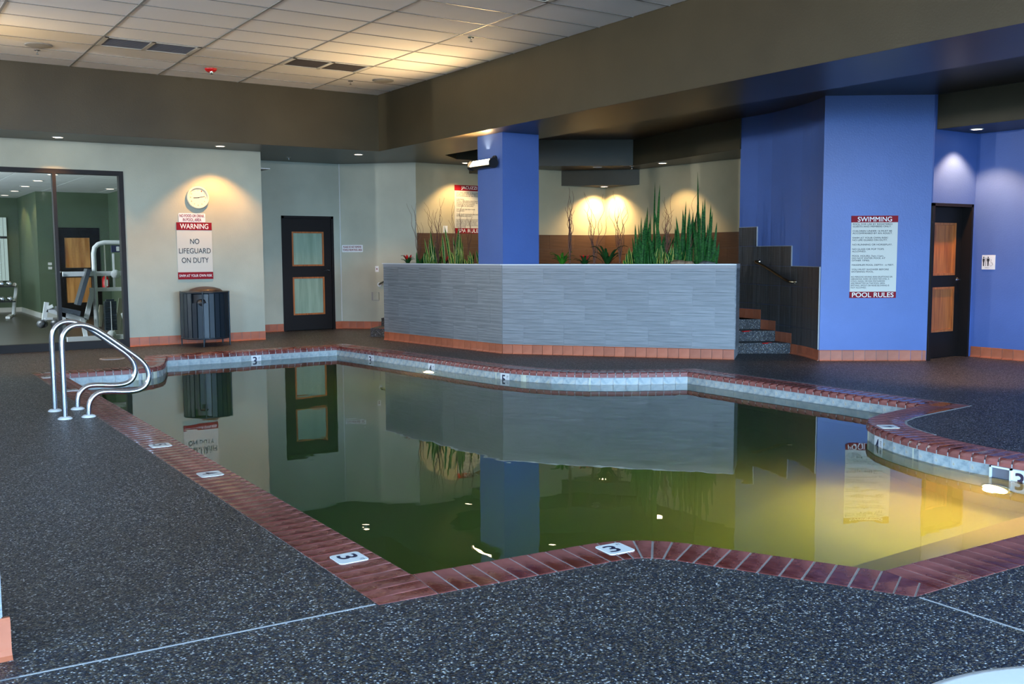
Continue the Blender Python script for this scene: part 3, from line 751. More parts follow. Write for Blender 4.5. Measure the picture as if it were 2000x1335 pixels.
def pskirt(P, Q):
    L = (Q-P).length; d = (Q-P)/L; n_ = round(L/.153); w = L/n_
    for k in range(n_):
        a_, b_ = P+d*(k*w+.0025), P+d*((k+1)*w-.0025)
        mb = MB(); n2_ = Vector((d.y, -d.x)); pr = [(.034,0),(.022,.008),(.016,.03),(.016,.132),(.010,.141),(0,.141),(0,0)]; kk = len(pr)
        mb.add([(*(q+n2_*t_), zz) for q in (a_, b_) for t_, zz in pr], [tuple(range(kk))[::-1], tuple(range(kk,2*kk))]+[(i, (i+1)%kk, kk+(i+1)%kk, kk+i) for i in range(kk)])
        mb.build('base_tile', M_terra, planter, (a_.x, a_.y, 0))
pskirt(PA, PB); pskirt(PB, PC)
struct(MB().box((7.875,12.01,1.2),(8.52,12.69,ZS)).build('column', M_blue), 'square blue column standing in the planter')
# ------------------------------------------------------------ doors
def door(name, x0, x1, yf, leaf_y, ztop, hinge_left, panel_m, frame_m, lb, cat='door', trimw=.05, pz=None, face=-1):
    o = struct(bpy.data.objects.new(name, None), lb); o.location = (x0, yf, 0); COL.objects.link(o)
    fr = MB(); fr.box((x0,yf-.012,0),(x0+trimw,leaf_y+.05,ztop)).box((x1-trimw,yf-.012,0),(x1,leaf_y+.05,ztop)).box((x0,yf-.012,ztop-trimw),(x1,leaf_y+.05,ztop))
    fr.build('door_frame', M_ddoor, o)
    a_, b_ = x0+trimw+.003, x1-trimw-.003; w = b_-a_; zt = ztop-trimw-.003
    px0, px1 = a_+w*.16, b_-w*.16
    leaf = MB(); zs = [0.01, pz[0], pz[1], pz[2], pz[3], zt]
    leaf.box((a_,leaf_y,.01),(px0,leaf_y+.044,zt)).box((px1,leaf_y,.01),(b_,leaf_y+.044,zt))
    for p, q in ((.01,pz[0]),(pz[1],pz[2]),(pz[3],zt)): leaf.box((px0,leaf_y,p),(px1,leaf_y+.044,q))
    lf = leaf.build('door_leaf', M_ddoor, o)
    for z0, z1 in ((pz[0],pz[1]),(pz[2],pz[3])):
        MB().box((px0,leaf_y+.018,z0),(px1,leaf_y+.03,z1)).build('panel', panel_m, lf)
        b2 = MB(); e = .03
        b2.box((px0,leaf_y-.006,z0),(px0+e,leaf_y+.018,z1)).box((px1-e,leaf_y-.006,z0),(px1,leaf_y+.018,z1)).box((px0+e,leaf_y-.006,z0),(px1-e,leaf_y+.018,z0+e)).box((px0+e,leaf_y-.006,z1-e),(px1-e,leaf_y+.018,z1))
        b2.build('panel_moulding', frame_m, lf)
    hx = b_-.07 if hinge_left else a_+.07; sg = -1 if hinge_left else 1; hz = (pz[1]+pz[2])/2+.02
    MB().lathe((hx,leaf_y,hz), [(.028,0),(.028,.012),(.012,.016),(.012,.05)], 16, (0,-1,0)).build('handle_rose', M_chrome, lf)
    MB().tube([(hx,leaf_y-.05,hz),(hx+sg*.03,leaf_y-.055,hz+.004),(hx+sg*.12,leaf_y-.05,hz-.01)], .0095, 8).build('lever_handle', M_chrome, lf)
    return o
door('door_1', 6.745, 7.805, 17.95, 17.96, 2.20, True, M_frost, M_wood, 'dark door with two frosted green panels in the alcove', pz=(.30,1.03,1.24,1.90))
door('door_2', 11.965, 12.905, 7.80, 7.93, 2.115, True, M_wood, M_wood, 'dark door with two orange wood panels in the blue wall', pz=(.36,.98,1.14,1.86), trimw=.04)
# ------------------------------------------------------------ gym window and gym room
gw = struct(bpy.data.objects.new('window_1', None), 'large gym window with dark bronze frame'); gw.location = (2.6,16.5,0); COL.objects.link(gw)
fr = MB(); fr.box((-1.6,16.45,2.72),(3.60,16.58,2.79)).box((-1.6,16.45,0),(3.60,16.58,.12)).box((3.53,16.45,.12),(3.60,16.58,2.72)).box((-1.6,16.45,.12),(-1.5,16.58,2.72))
fr.build('window_frame', M_ddoor, gw)
MB().box((2.565,16.45,.12),(2.615,16.58,2.72)).build('mullion', M_ddoor, gw)
MB().box((2.615,16.515,.12),(3.53,16.521,2.72)).build('pane', M_glass, gw)
MB().box((-1.5,16.515,.12),(2.565,16.521,2.72)).build('pane', M_glass, gw)
struct(MB().box((-5.6,16.46,0),(-1.6,16.6,2.79)).build('wall_back_left', M_wall))
struct(MB().box((-2,16.6,-.05),(5.7,29,.0)).build('floor_gym', M_rubber), 'black rubber gym floor')
gc = struct(MB().box((-2,16.6,2.97),(5.7,29,3.1)).build('ceiling_gym', M_white), 'gym ceiling')
tm = None
for ix in range(-1, 6):
    for iy in range(0, 20):
        x0, y0 = -.9+1.2192*ix-.3, 16.7+.6096*iy
        if tm is None:
            o = MB().box((x0+.01,y0+.01,2.95),(x0+1.209,y0+.6,2.965)).build('ceiling_tile', M_ctile, gc, (x0,y0,2.95)); tm = o.data
        else:
            o = bpy.data.objects.new('ceiling_tile', tm); o.location = (x0,y0,2.95); COL.objects.link(o); o.parent = gc
wg = MB(); wg.box((5.15,16.6,0),(5.3,25.3,2.97)); wg.box((3.56,25.25,0),(5.3,25.4,2.97)); wg.box((3.56,25.4,0),(3.66,28.5,2.97)); wg.box((-2,28.4,0),(3.6,28.55,2.97)); wg.box((-2.1,16.6,0),(-1.95,28.5,2.97))
struct(wg.build('wall_gym', M_green), 'dark green gym walls')
bg = MB(); bg.box((3.545,25.3,0),(3.56,28.4,.12)); bg.box((-1.9,28.385,0),(3.545,28.4,.12)); bg.box((3.545,25.235,0),(3.95,25.25,.12))
struct(bg.build('baseboard_gym', M_white))
door('door_3', 3.90, 4.92, 25.25, 25.22, 2.12, False, M_maple, M_ddoor, 'dark gym door with two honey maple panels', pz=(.31,.97,1.14,1.91))
struct(MB().box((-.2,28.34,.80),(3.27,28.36,2.44)).build('window_2', M_black))
bl_ = thing('vertical_blind', 'daylit vertical blind at the far left end of the gym', 'blind', (3.0,28.3,.82))
for k in range(14):
    x = 3.24-k*.085
    MB().obox((x,28.3,2.2),(.04,.012,0),(0,.001,0),(0,0,.24)).build('slat', M_blind, bl_); MB().obox((x,28.3,1.36),(.04,.012,0),(0,.001,0),(0,0,.54)).build('slat', M_blind, bl_)
def downlight(x, y, z, lb, grp, lens=M_lens, r=.085):
    o = thing('recessed_downlight', lb, 'light', (x, y, z), grp)
    MB().lathe((x,y,z), [(r,0),(r,-.006),(r*.82,-.008),(r*.80,-.002)], 28).build('trim_ring', M_signw, o)
    MB().lathe((x,y,z-.002), [(r*.8,0),(r*.78,-.002),(0,-.0025)], 24).build('lens', lens, o)
    return o
for k, (x, y) in enumerate([(3.10,19.8),(3.10,21.58),(3.12,23.47),(3.14,25.32),(3.15,27.21)]):
    downlight(x, y, 2.95, ['lit gym downlight just behind the window mullion top','nearest of four lit gym downlights in a receding row','second of four gym downlights counted from the mullion','third of four gym downlights counted from the mullion','last of the four gym downlights, at the left frame edge'][k], 'gym ceiling downlights', M_lensg, .11)
    spot('gym_downlight_beam', (x, y, 2.9), (x, y, 0), 25, 120, WARM2)
downlight(4.85,23.5,2.95,'single lit gym downlight at the right above the gym door','gym ceiling downlights', M_lensg, .11)
spot('gym_downlight_beam', (3.2,26.6,2.9), (3.56,26.6,1.6), 40, 60, (1,.95,.35))
spot('gym_machine_fill', (0.0,17.1,2.3), (3.3,18.3,.7), 900, 70, (.75,.9,1), .8, .5)  # added fill spot on the machine
o = thing('thermostat', 'small pale thermostat on the green gym wall left of the door', 'thermostat', (3.8,25.24,1.25))
MB().box((3.76,25.22,1.24),(3.84,25.25,1.30)).build('cover', M_signw, o); MB().box((3.76,25.22,1.14),(3.84,25.25,1.20)).build('switch_plate', M_signw, o)
o = thing('fire_extinguisher', 'red fire extinguisher seen through the gym machine frame', 'extinguisher', (4.99,25.1,.66))
MB().lathe((4.99,25.1,.66), [(.075,0),(.08,.03),(.08,.24),(.05,.29),(.02,.31)], 20).build('cylinder', M_red, o)
MB().box((4.955,25.015,.72),(5.025,25.022,.88)).build('label_plate', M_signw, o)
MB().bar((4.95,25.1,.98),(5.04,25.06,1.0),.02).build('valve_lever', M_black, o)
# multi-gym machine
g = thing('weight_machine', 'white leg extension machine with black pads and weight stack behind the gym window', 'machine', (3.3,18.3,0))
Y = 18.2
def fb(p, q, w=.065, h=.065, m=M_wgym, nm='frame_tube', par=None): return MB().bar(p, q, w, h, (0,1,0)).build(nm, m, par or g)
MB().tube([(3.44,Y,.02),(3.44,Y,1.50),(3.46,Y,1.60),(3.52,Y,1.66),(3.62,Y,1.69),(3.90,Y,1.69),(4.15,Y,1.69),(4.22,Y,1.63),(4.25,Y,1.5),(4.25,Y,.02)], .04, 10).build('stack_tower', M_wgym, g)
fb((2.93,Y,1.15),(4.3,Y,1.15),.08,.07); fb((3.35,Y,.875),(4.2,Y,.875)); fb((2.93,Y-.15,.04),(4.3,Y-.15,.04),.08,.08); fb((3.27,Y,.36),(3.40,Y,.86),.075,.06)
fb((3.24,Y-.1,.04),(3.20,Y-.05,.38)); fb((2.90,Y,.05),(2.91,Y,.50),.075,.06); fb((2.66,Y,.56),(3.27,Y,.33),.09,.06); fb((2.66,Y,.68),(2.60,Y,.33),.07,.06)
fb((3.62,Y,.87),(3.62,Y,1.66),.022,.022,M_chrome,'guide_rod'); fb((3.76,Y,.87),(3.76,Y,1.5),.03,.03,M_wgym,'guide_rod')
fb((4.0,Y,.04),(3.86,Y-.12,.45)); fb((3.9,Y+.15,.70),(3.78,Y+.1,.05),.09,.03,mat('ivory_shroud',(.55,.53,.42),.4),'side_shroud'); fb((3.56,Y+.1,.60),(3.50,Y+.1,.22),.08,.03,M_clockrim,'side_shroud')
MB().obox((3.235,Y-.02,.925),(.032,0,-.010),(0,.14,0),(.095,0,.305)).build('back_pad', M_vinyl, g)
MB().obox((2.98,Y,.52),(.18,0,-.045),(0,.15,0),(.01,0,.04)).build('seat_pad', M_vinyl, g)
for x in (2.53, 2.74):
    MB().lathe((x,Y-.16,.32), [(.02,0),(.07,.005),(.07,.13),(.02,.14)], 16, (.55,1,0)).build('roller_pad', M_vinyl, g)
fb((2.62,Y,.56),(2.75,Y-.05,.62),.05,.03); fb((2.62,Y-.03,.40),(2.74,Y-.03,.40),.04,.03)
MB().lathe((3.77,Y-.06,1.14), [(.075,0),(.075,.03),(.02,.04)], 20, (0,-1,0)).build('cam_wheel', M_wgym, g)
MB().lathe((3.64,Y-.18,.09), [(.075,0),(.075,.03),(.02,.04)], 20, (0,-1,0)).build('pulley_wheel', M_wgym, g)
MB().lathe((2.89,Y-.06,1.15), [(.03,0),(.03,.05)], 12, (-1,0,0)).build('end_knob', M_black, g)
MB().box((3.73,Y-.03,1.52),(3.95,Y+.02,1.64)).build('instruction_plate', M_navy, g); MB().box((3.81,Y-.035,1.54),(3.86,Y-.03,1.62)).build('plate_label', M_signw, g)
for j in range(17):
    p = MB().box((3.57,Y-.10,.16+j*.03),(3.76,Y+.03,.16+j*.03+.024)).build('weight_plate', M_can, g)
MB().box((3.66,Y-.105,.16),(3.672,Y-.1,.67)).build('stack_numbers', M_signw, g)
MB().box((3.60,Y-.07,.67),(3.73,Y+.0,.70)).build('top_plate', M_can, g)
# dumbbell rack
g = thing('dumbbell_rack', 'white two-shelf dumbbell rack at the left of the gym', 'rack', (2.9,26.2,0))
for x in (3.12, 1.9):
    MB().tube([(x,26.45,.03),(x+.02,26.4,.3),(x+.06,26.35,.55),(x+.07,26.3,.70),(x+.03,26.2,.77),(x-.0,26.0,.78)], .045, 8).build('end_frame', M_wgym, g)
    MB().bar((x-.03,26.5,.03),(x-.25,25.4,.03),.09,.05).build('foot', M_wgym, g); MB().bar((x,26.4,.40),(x-.02,26.0,.36),.05).build('shelf_arm', M_wgym, g)
for z in (.72,.36): MB().box((1.9,25.95,z),(3.12,26.15,z+.03)).build('shelf', M_vinyl, g)
k = 0
for z, gn in ((.75,'upper shelf'),(.39,'lower shelf')):
    for i in range(5):
        x = 3.02-i*.17
        d = thing('dumbbell', 'silver dumbbell on the %s of the gym rack, place %s from the right end' % (gn, ['first','second','third','fourth','fifth'][i]), 'dumbbell', (x,26.05,z+.05), 'dumbbells on the rack')
        MB().tube([(x,25.93,z+.055),(x,26.17,z+.055)], .016, 8).build('grip', M_black, d)
        for yy in (25.90, 26.14): MB().lathe((x,yy,z+.055), [(.02,0),(.055,.005),(.055,.055),(.02,.06)], 12, (0,1,0)).build('head', M_steel, d)
o = thing('smoke_detector', 'small white smoke detector on the gym ceiling', 'detector', (3.38,18.75,2.95))
MB().lathe((3.38,18.75,2.95), [(.07,0),(.065,-.03),(.045,-.045),(0,-.047)], 20).build('housing', M_signw, o)
# ------------------------------------------------------------ downlights of the pool hall
L2 = [((2.593,15.966,ZS),'lit soffit downlight above the gym window',M_lens,WARM,150,(2.593,16.20,0)),
      ((4.996,15.931,ZS),'lit soffit downlight above the wall clock',M_lens,WARM,170,(4.996,16.17,0)),
      ((7.46,16.0,ZS),'lit soffit downlight in front of the frosted-panel door alcove',M_lens,WARM,90,(7.5,16.1,0)),
      ((9.93,16.44,ZS),'lit soffit downlight half hidden behind the flood lamp',M_lens,WARM2,120,(9.93,16.62,0)),
      ((12.04,13.165,3.06),'lit downlight in the right part of the spa soffit',M_lens,WARM2,90,(12.28,13.165,0)),
      ((12.30,15.12,2.77),'lit downlight in the low corner bulkhead of the spa',M_lens,WARM2,230,(12.36,15.2,0)),
      ((12.389,7.477,3.079),'white downlight above the restroom door',M_lensw,(1,.52,.22),210,(12.50,7.60,0)),
      ((10.25,14.05,3.53),'downlight in the raised ceiling hidden behind the blue column',M_lens,WARM2,30,(10.25,14.05,0))]
for (x, y, z), lb, lens, c_, pw, tg in L2:
    wide = 'bulkhead' in lb
    o = downlight(x, y, z-.005, lb, 'pool hall downlights', lens)
    spot('downlight_beam', (x, y, z-.03), tg, pw, 136 if wide else 102, c_, .8 if wide else .5, .03)
o = downlight(11.574,14.426,3.055,'unlit glossy downlight in the spa soffit left of the lit one','pool hall downlights', M_off)
# flood lamps
def flood(x, y, z, half, lb, mount, power, out_=(-1,0,0), colr=WARM2, tilt=.62):
    o_ = Vector(out_).normalized(); ax = Vector((-o_.y, o_.x, 0)); c = Vector((x, y, z)); h = half
    o = thing('flood_lamp', lb, 'lamp', c, 'flood lamps')
    ct = math.sqrt(1-tilt*tilt); n = o_*ct+Vector((0,0,tilt)); u = -o_*tilt+Vector((0,0,ct))
    b = MB()
    prof = [c+u*.062, c-n*.05+u*.06, c-n*.085+u*.03, c-n*.09-u*.03, c-n*.05-u*.06, c-u*.062]
    k = len(prof); vs = [p+ax*s_*h for s_ in (-1,1) for p in prof]
    b.add(vs, [tuple(range(k)), tuple(range(k,2*k))[::-1]]+[(i,k+i,k+(i+1)%k,(i+1)%k) for i in range(k)])
    b.build('housing', M_black, o)
    MB().obox(c+n*.004, ax*h*.93, u*.05, n*.004).build('lens', M_flood, o)
    for s_ in (-1,1): MB().lathe(c+ax*s_*h-n*.03, [(.075,0),(.075,.03)], 16, ax*s_).build('end_cap', M_black, o)
    MB().bar(c-n*.08-u*.02+ax*h*.4*(1 if out_[0] < 0 else 0), mount, .05, .04).build('bracket', M_black, o)
    m_ = Vector(mount); MB().lathe(m_-o_*.004, [(.06,0),(.055,.03)], 16, o_).build('mount_plate', M_black, o)
    area('flood_lamp_beam', c+n*.03, c+n*1.03, .09, h*1.8, power, colr, math.radians(150 if tilt < .7 else 150))
    return o
flood(7.75, 12.40, 2.80, .29, 'glowing flood lamp mounted high on the blue column', (7.872,12.20,2.84), 60)
struct(MB().box((.05,12.9,0),(.65,13.5,ZC)).build('added_column_left', M_blue))  # unseen column added to carry the lamp that washes the ceiling
flood(.88, 13.2, 3.15, .28, 'flood lamp on the added out-of-view left column, washing the ceiling above the gym window', (.655,13.2,3.2), 8, (1,0,0))
NEUT = (.93,.96,1.0)  # tint of four unseen lamps added below to brighten the ceiling
flood(-5.2, 8.6, 3.25, .4, 'added unseen ceiling-fill lamp on the left wall beyond the windows', (-5.44,8.6,3.3), 520, (1,0,0), NEUT, .75)
flood(-5.2, 12.4, 3.25, .4, 'added unseen ceiling-fill lamp at the far end of the left wall', (-5.44,12.4,3.3), 520, (1,0,0), NEUT, .75)
flood(0.5, -4.2, 3.45, .4, 'added unseen ceiling-fill lamp over the near windows toward the left', (.5,-4.44,3.5), 450, (0,1,0), NEUT, .75)
flood(5.5, -4.2, 3.45, .4, 'added unseen ceiling-fill lamp over the near windows toward the beam', (5.5,-4.44,3.5), 450, (0,1,0), NEUT, .75)
# ------------------------------------------------------------ signs and wall fittings
def board(o, c, right, w, h, m, name='board', th=.008):
    right = Vector(right).normalized(); up = Vector((0,0,1)); n = right.cross(up)
    MB().obox(Vector(c)+n*th/2, right*w/2, up*h/2, n*th/2).build(name, m, o)
X = (1,0,0)
o = thing('warning_sign', 'tall cream warning sign reading no lifeguard on duty below the clock', 'sign', (4.685,16.455,1.535))
cx, y = 4.685, 16.458
board(o,(cx,y,1.535),X,.575,.93,M_sign); board(o,(cx,y-.003,1.937),X,.577,.127,M_signred,'top_band'); board(o,(cx,y-.003,1.125),X,.577,.117,M_signred,'bottom_band')
text_mesh('lettering','WARNING',M_txtw,o,(cx,y-.012,1.937),X,(0,0,1),.46,.082,bold=.012)
text_mesh('lettering','NO',M_txtk,o,(cx,y-.009,1.69),X,(0,0,1),.15,.085,bold=.005); text_mesh('lettering','LIFEGUARD',M_txtk,o,(cx,y-.009,1.535),X,(0,0,1),.52,.085,bold=.005)
text_mesh('lettering','ON DUTY',M_txtk,o,(cx,y-.009,1.38),X,(0,0,1),.44,.085,bold=.005); text_mesh('lettering','SWIM AT YOUR OWN RISK',M_txtw,o,(cx,y-.012,1.125),X,(0,0,1),.54,.042,bold=.008)
o = thing('no_food_sign', 'small white plate reading no food or drink in pool area', 'sign', (4.655,16.455,2.075))
plaque(MB(),(4.655,16.458,2.078),X,(0,0,1),.218,.073,.006,.012).build('plate',M_signw,o)
text_mesh('lettering','NO FOOD OR DRINK',M_txtr,o,(4.655,16.451,2.11),X,(0,0,1),.40,.048,bold=.02); text_mesh('lettering','IN POOL AREA',M_txtr,o,(4.655,16.451,2.045),X,(0,0,1),.30,.048,bold=.02)
o = thing('wall_clock', 'round cream wall clock lit by a downlight', 'clock', (4.76,16.46,2.408))
c = Vector((4.76,16.46,2.408)); MB().lathe(c, [(.185,0),(.188,.02),(.18,.04),(.165,.045),(.15,.034),(.15,.02)], 40, (0,-1,0)).build('rim',M_clockrim,o)
MB().lathe(c, [(.152,0),(.152,.018),(0,.0181)], 36, (0,-1,0)).build('face',M_clockface,o)
for i in range(12):
    a = math.radians(90-30*(i+1)); text_mesh('numeral',str(i+1),M_txtr,o,c+Vector((math.cos(a)*.122,-.019,math.sin(a)*.122)),X,(0,0,1),.018 if i < 9 else .026,.024)
MB().bar(c+Vector((-.03,-.024,-.004)),c+Vector((.115,-.024,.024)),.007,.003,(0,1,0)).build('minute_hand',M_txtk,o); MB().bar(c+Vector((.02,-.022,.0)),c+Vector((-.075,-.022,-.004)),.011,.003,(0,1,0)).build('hour_hand',M_txtk,o)
r45 = Vector((1.10,-1.10,0)).normalized(); n45 = r45.cross(Vector((0,0,1)))
def on45(s_, z, off=.0): p = Vector((7.95,17.95,z))+r45*s_+n45*off; return p
o = thing('towel_notice', 'small white plate reading please do not remove towels from pool area', 'sign', on45(.245,1.565))
plaque(MB(),on45(.245,1.575),r45,(0,0,1),.215,.07,.006,.012).build('plate',M_signw,o)
text_mesh('lettering','PLEASE DO NOT REMOVE',M_txtr,o,on45(.245,1.605,.007),r45,(0,0,1),.37,.038,bold=.025); text_mesh('lettering','TOWELS FROM POOL AREA',M_txtr,o,on45(.245,1.548,.007),r45,(0,0,1),.40,.038,bold=.025)
o = thing('push_button_plate', 'small white plate with dark button on the angled wall', 'switch', on45(.745,1.175)); board(o,on45(.745,1.175),r45,.07,.115,M_signw,'plate',.01); MB().lathe(on45(.745,1.175,.01),[(.014,0),(.012,.008)],12,n45).build('button',M_txtr,o)
o = thing('access_cover', 'square grey cover box low on the angled wall beside the planter', 'cover', on45(.72,.64)); board(o,on45(.70,.64),r45,.15,.165,M_grid,'back_plate',.006); board(o,on45(.72,.645,.006),r45,.115,.15,M_wall,'hinged_lid',.018)
o = thing('handrail_left', 'steel handrail end on the angled wall beside the planter', 'handrail', on45(.80,.88)); MB().lathe(on45(.79,.87),[(.045,0),(.04,.012)],16,n45).build('flange',M_signw,o)
MB().tube([on45(.79,.87,.01),on45(.80,.875,.05),on45(.84,.90,.07),on45(1.25,1.10,.07),on45(1.45,1.2,.07)],.02,10).build('rail_tube',M_chrome,o)
o = thing('spa_rules_sign', 'tan rules sign headed jacuzzi, partly hidden by the blue column', 'sign', (10.3,16.92,2.34))
rr = Vector((1.6,.1,0)).normalized(); nn = rr.cross(Vector((0,0,1)))
def onA(x, z, off=0): return Vector((x, 16.85+(x-9.05)*.0625, z))+nn*off
cx = 10.29; w = .70; board(o,onA(cx,2.345),rr,w,.955,M_sign,'board',.008); board(o,onA(cx,2.768,.003),rr,w,.11,M_signred,'top_band'); board(o,onA(cx,1.92,.003),rr,w,.105,M_signred,'bottom_band')
text_mesh('lettering','JACUZZI',M_txtw,o,onA(cx,2.765,.012),rr,(0,0,1),.38,.075,bold=.012); text_mesh('lettering','SPA RULES',M_txtw,o,onA(cx,1.92,.012),rr,(0,0,1),.54,.07,bold=.012)
text_mesh('lettering','NO ONE UNDER 16 ALLOWED\nIN JACUZZI WITHOUT BEING\nACCOMPANIED BY AN ADULT\n\nCAUTION\nSMALL CHILDREN DEHYDRATE\nQUICKLY PARENTS MUST BE\nCAREFUL IN ALLOWING\nCHILDREN IN JACUZZI\n\nNO GLASS OR POP TOPS\nALLOWED\n\nYOU MUST SHOWER BEFORE\nENTERING JACUZZI',M_txtk,o,onA(cx-.03,2.44,.009),rr,(0,0,1),.56,.49,'LEFT',bold=.008)
text_mesh('lettering','NO PERSONS HAVING SKIN ERUPTIONS OR\nABRASIONS, SORE OR INFECTED EYES, A\nCOLD, NASAL OR EAR DISCHARGES\nARE PERMITTED IN THE POOL AREA.\nSPITTING, SPOUT OR NOSE BLOWING IS\nNOT ALLOWED',M_txtk,o,onA(cx-.02,2.07,.009),rr,(0,0,1),.60,.165,'LEFT')
o = thing('white_notice_card', 'small white card on the cream wall left of the rules sign', 'card', onA(9.72,1.95)); board(o,onA(9.72,1.95),rr,.10,.13,M_signw,'card',.004); board(o,onA(9.72,1.95,.004),rr,.09,.115,M_txtw,'printed_face',.002)
# swimming rules
fA, fB = Vector((10.80,8.66,0)), Vector((11.96,7.82,0)); fd = (fB-fA).normalized(); fn = fd.cross(Vector((0,0,1)))
def onF(s_, z, off=0): return fA+fd*(s_+.035)+Vector((0,0,z))+fn*off
o = thing('pool_rules_sign', 'tall cream swimming pool rules sign with red bands on the blue wall', 'sign', onF(.656,1.40))
cx = .656; w = .614; board(o,onF(cx,1.40),fd,w,1.095,M_sign,'board',.008); board(o,onF(cx,1.905,.003),fd,w+.002,.088,M_signred,'top_band'); board(o,onF(cx,.893,.003),fd,w+.002,.084,M_signred,'bottom_band')
text_mesh('lettering','SWIMMING',M_txtw,o,onF(cx,1.903,.012),fd,(0,0,1),.45,.062,bold=.012); text_mesh('lettering','POOL RULES',M_txtw,o,onF(cx,.893,.012),fd,(0,0,1),.55,.062,bold=.012)
text_mesh('lettering','POOL FOR USE BY REGISTERED\nGUESTS AND MEMBERS ONLY.\n\nCHILDREN UNDER 16 MUST BE\nACCOMPANIED BY AN ADULT.\n\nSWIM AT YOUR OWN RISK!\nNO LIFE GUARD ON DUTY.\n\nNO RUNNING OR HORSEPLAY.\n\nNO GLASS OR POP TOPS\nALLOWED.\n\nPOOL HOURS: 7am-11pm.\nDO NOT ENTER POOL AT\nOTHER TIMES.\n\nMAXIMUM POOL DEPTH - 6 FEET.\n\nYOU MUST SHOWER BEFORE\nENTERING POOL.',M_txtk,o,onF(cx-.01,1.52,.009),fd,(0,0,1),.56,.655,'LEFT',bold=.01)
text_mesh('lettering','NO PERSONS HAVING SKIN ERUPTIONS OR\nABRASIONS, SORE OR INFECTED EYES, A\nCOLD, NASAL OR EAR DISCHARGES\nARE PERMITTED IN THE POOL AREA.\nSPITTING, SPOUT OR NOSE BLOWING IS\nNOT ALLOWED.',M_txtk,o,onF(cx-.02,1.062,.009),fd,(0,0,1),.55,.165,'LEFT',bold=.003)
# restroom pictogram sign
o = thing('restroom_sign', 'small pale restroom pictogram sign beside the wood-panel door', 'sign', (12.95,7.57,1.318))
RY = (0,-1,0); RX = 12.948
def onR(y, z, off=0): return Vector((RX-off, y, z))
board(o,onR(7.568,1.318),RY,.19,.197,M_signw,'plate',.008)
pc = MB()
def pic(yc, kind):
    pc.lathe(onR(yc,1.385,.009),[(.010,0),(.010,.001)],12,(-1,0,0))
    if kind == 'f': pts = [(-.013,1.37),(.013,1.37),(.016,1.345),(.008,1.31),(.007,1.265),(-.007,1.265),(-.008,1.31),(-.016,1.345)]
    else: pts = [(-.019,1.371),(.019,1.371),(.019,1.335),(.011,1.33),(.007,1.265),(-.007,1.265),(-.011,1.33),(-.019,1.335)]
    v_ = [onR(yc-a_, z, .0095) for a_, z in pts]; pc.add(v_, [tuple(range(len(v_)))])
pic(7.637,'f'); pic(7.573,'m'); pc.obox(onR(7.605,1.325,.0095),(0,.003,0),(0,0,.06),(-.0003,0,0))
pc.build('figures', M_txtk, o)
ac = MB(); ac.tube([onR(7.532+math.cos(a)*.022, 1.29+math.sin(a)*.022, .009) for a in [math.radians(q) for q in range(110,400,20)]],.0025,5)
ac.tube([onR(7.532,1.345,.009),onR(7.532,1.315,.009),onR(7.515,1.312,.009),onR(7.503,1.285,.009)],.0028,5); ac.lathe(onR(7.532,1.352,.009),[(.006,0),(.006,.001)],10,(-1,0,0)); ac.build('wheelchair_figure', M_grid, o)
text_mesh('lettering','FAMILY',M_txtk,o,onR(7.585,1.243,.009),RY,(0,0,1),.06,.012)
# stair handrail on the curved wall
o = thing('handrail_right', 'bronze handrail sloping down beside the steps on the dark tiled wall', 'handrail', (11.3,9.9,1.2))
pA, pB = Vector((11.448,10.346,1.33)), Vector((11.21,9.43,1.045)); nv = Vector((-.965,.26,0))
path = [pA, pA+nv*.06, pA+nv*.075+Vector((0,-.03,-.012))]
for k in range(1, 8):
    s_ = s_at_y(10.3+(9.55-10.3)*k/8); q = cpos(s_); path.append(Vector((q.x,q.y,1.32+(1.055-1.32)*k/8))+nv*.075)
path += [pB+nv*.075+Vector((0,.03,.0)), pB+nv*.06, pB]
MB().tube(path,.019,10).build('rail_tube',M_brass,o)
for p in (pA, pB): MB().lathe(p,[(.036,0),(.03,.014)],14,nv).build('flange',M_chrome,o)
# ------------------------------------------------------------ trash can
cx, cyy, R0 = 4.71, 16.06, .375
o = thing('trash_can', 'dark ribbed metal trash can with domed lid against the back wall', 'bin', (cx,cyy,0))
MB().lathe((cx,cyy,.12),[(.33,0),(.33,.72)],32).build('liner',M_bag,o)
NS = 26
for k in range(NS):
    a = 2*math.pi*k/NS+.1; d = Vector((math.cos(a),math.sin(a),0)); t_ = Vector((-d.y,d.x,0)); w = math.pi*R0/NS*.84
    front = -2.45 < math.atan2(d.y,d.x) < -1.75
    zt = .70 if front else .855
    MB().obox(Vector((cx,cyy,(.115+zt)/2))+d*(R0-.008), t_*w, d*.009, Vector((0,0,(zt-.115)/2))).build('slat',M_can,o)
for z, nm in ((.115,'bottom_ring'),(.85,'top_ring')):
    MB().lathe((cx,cyy,z),[(R0-.03,0),(R0+.012,0),(R0+.012,.025),(R0-.03,.025)],36).build(nm,M_can,o)
MB().lathe((cx+.01,cyy,.872),[(.27,0),(.27,.012),(.235,.04),(.15,.068),(.06,.08),(0,.082)],36).build('domed_lid',M_canlid,o)
for a in (-1.95,-.62,.55,1.35,2.65):
    d = Vector((math.cos(a),math.sin(a),0)); p = Vector((cx,cyy,0))+d*(R0+.016)
    MB().tube([p+Vector((0,0,.0)),p+Vector((0,0,.88))],.012,8).build('leg',M_can,o)
MB().lathe((cx-.14,cyy-.30,.70),[(.05,-.08),(.075,-.04),(.06,.03),(.02,.06)],14,(.2,-1,.2)).build('folded_bag',M_bag,o)
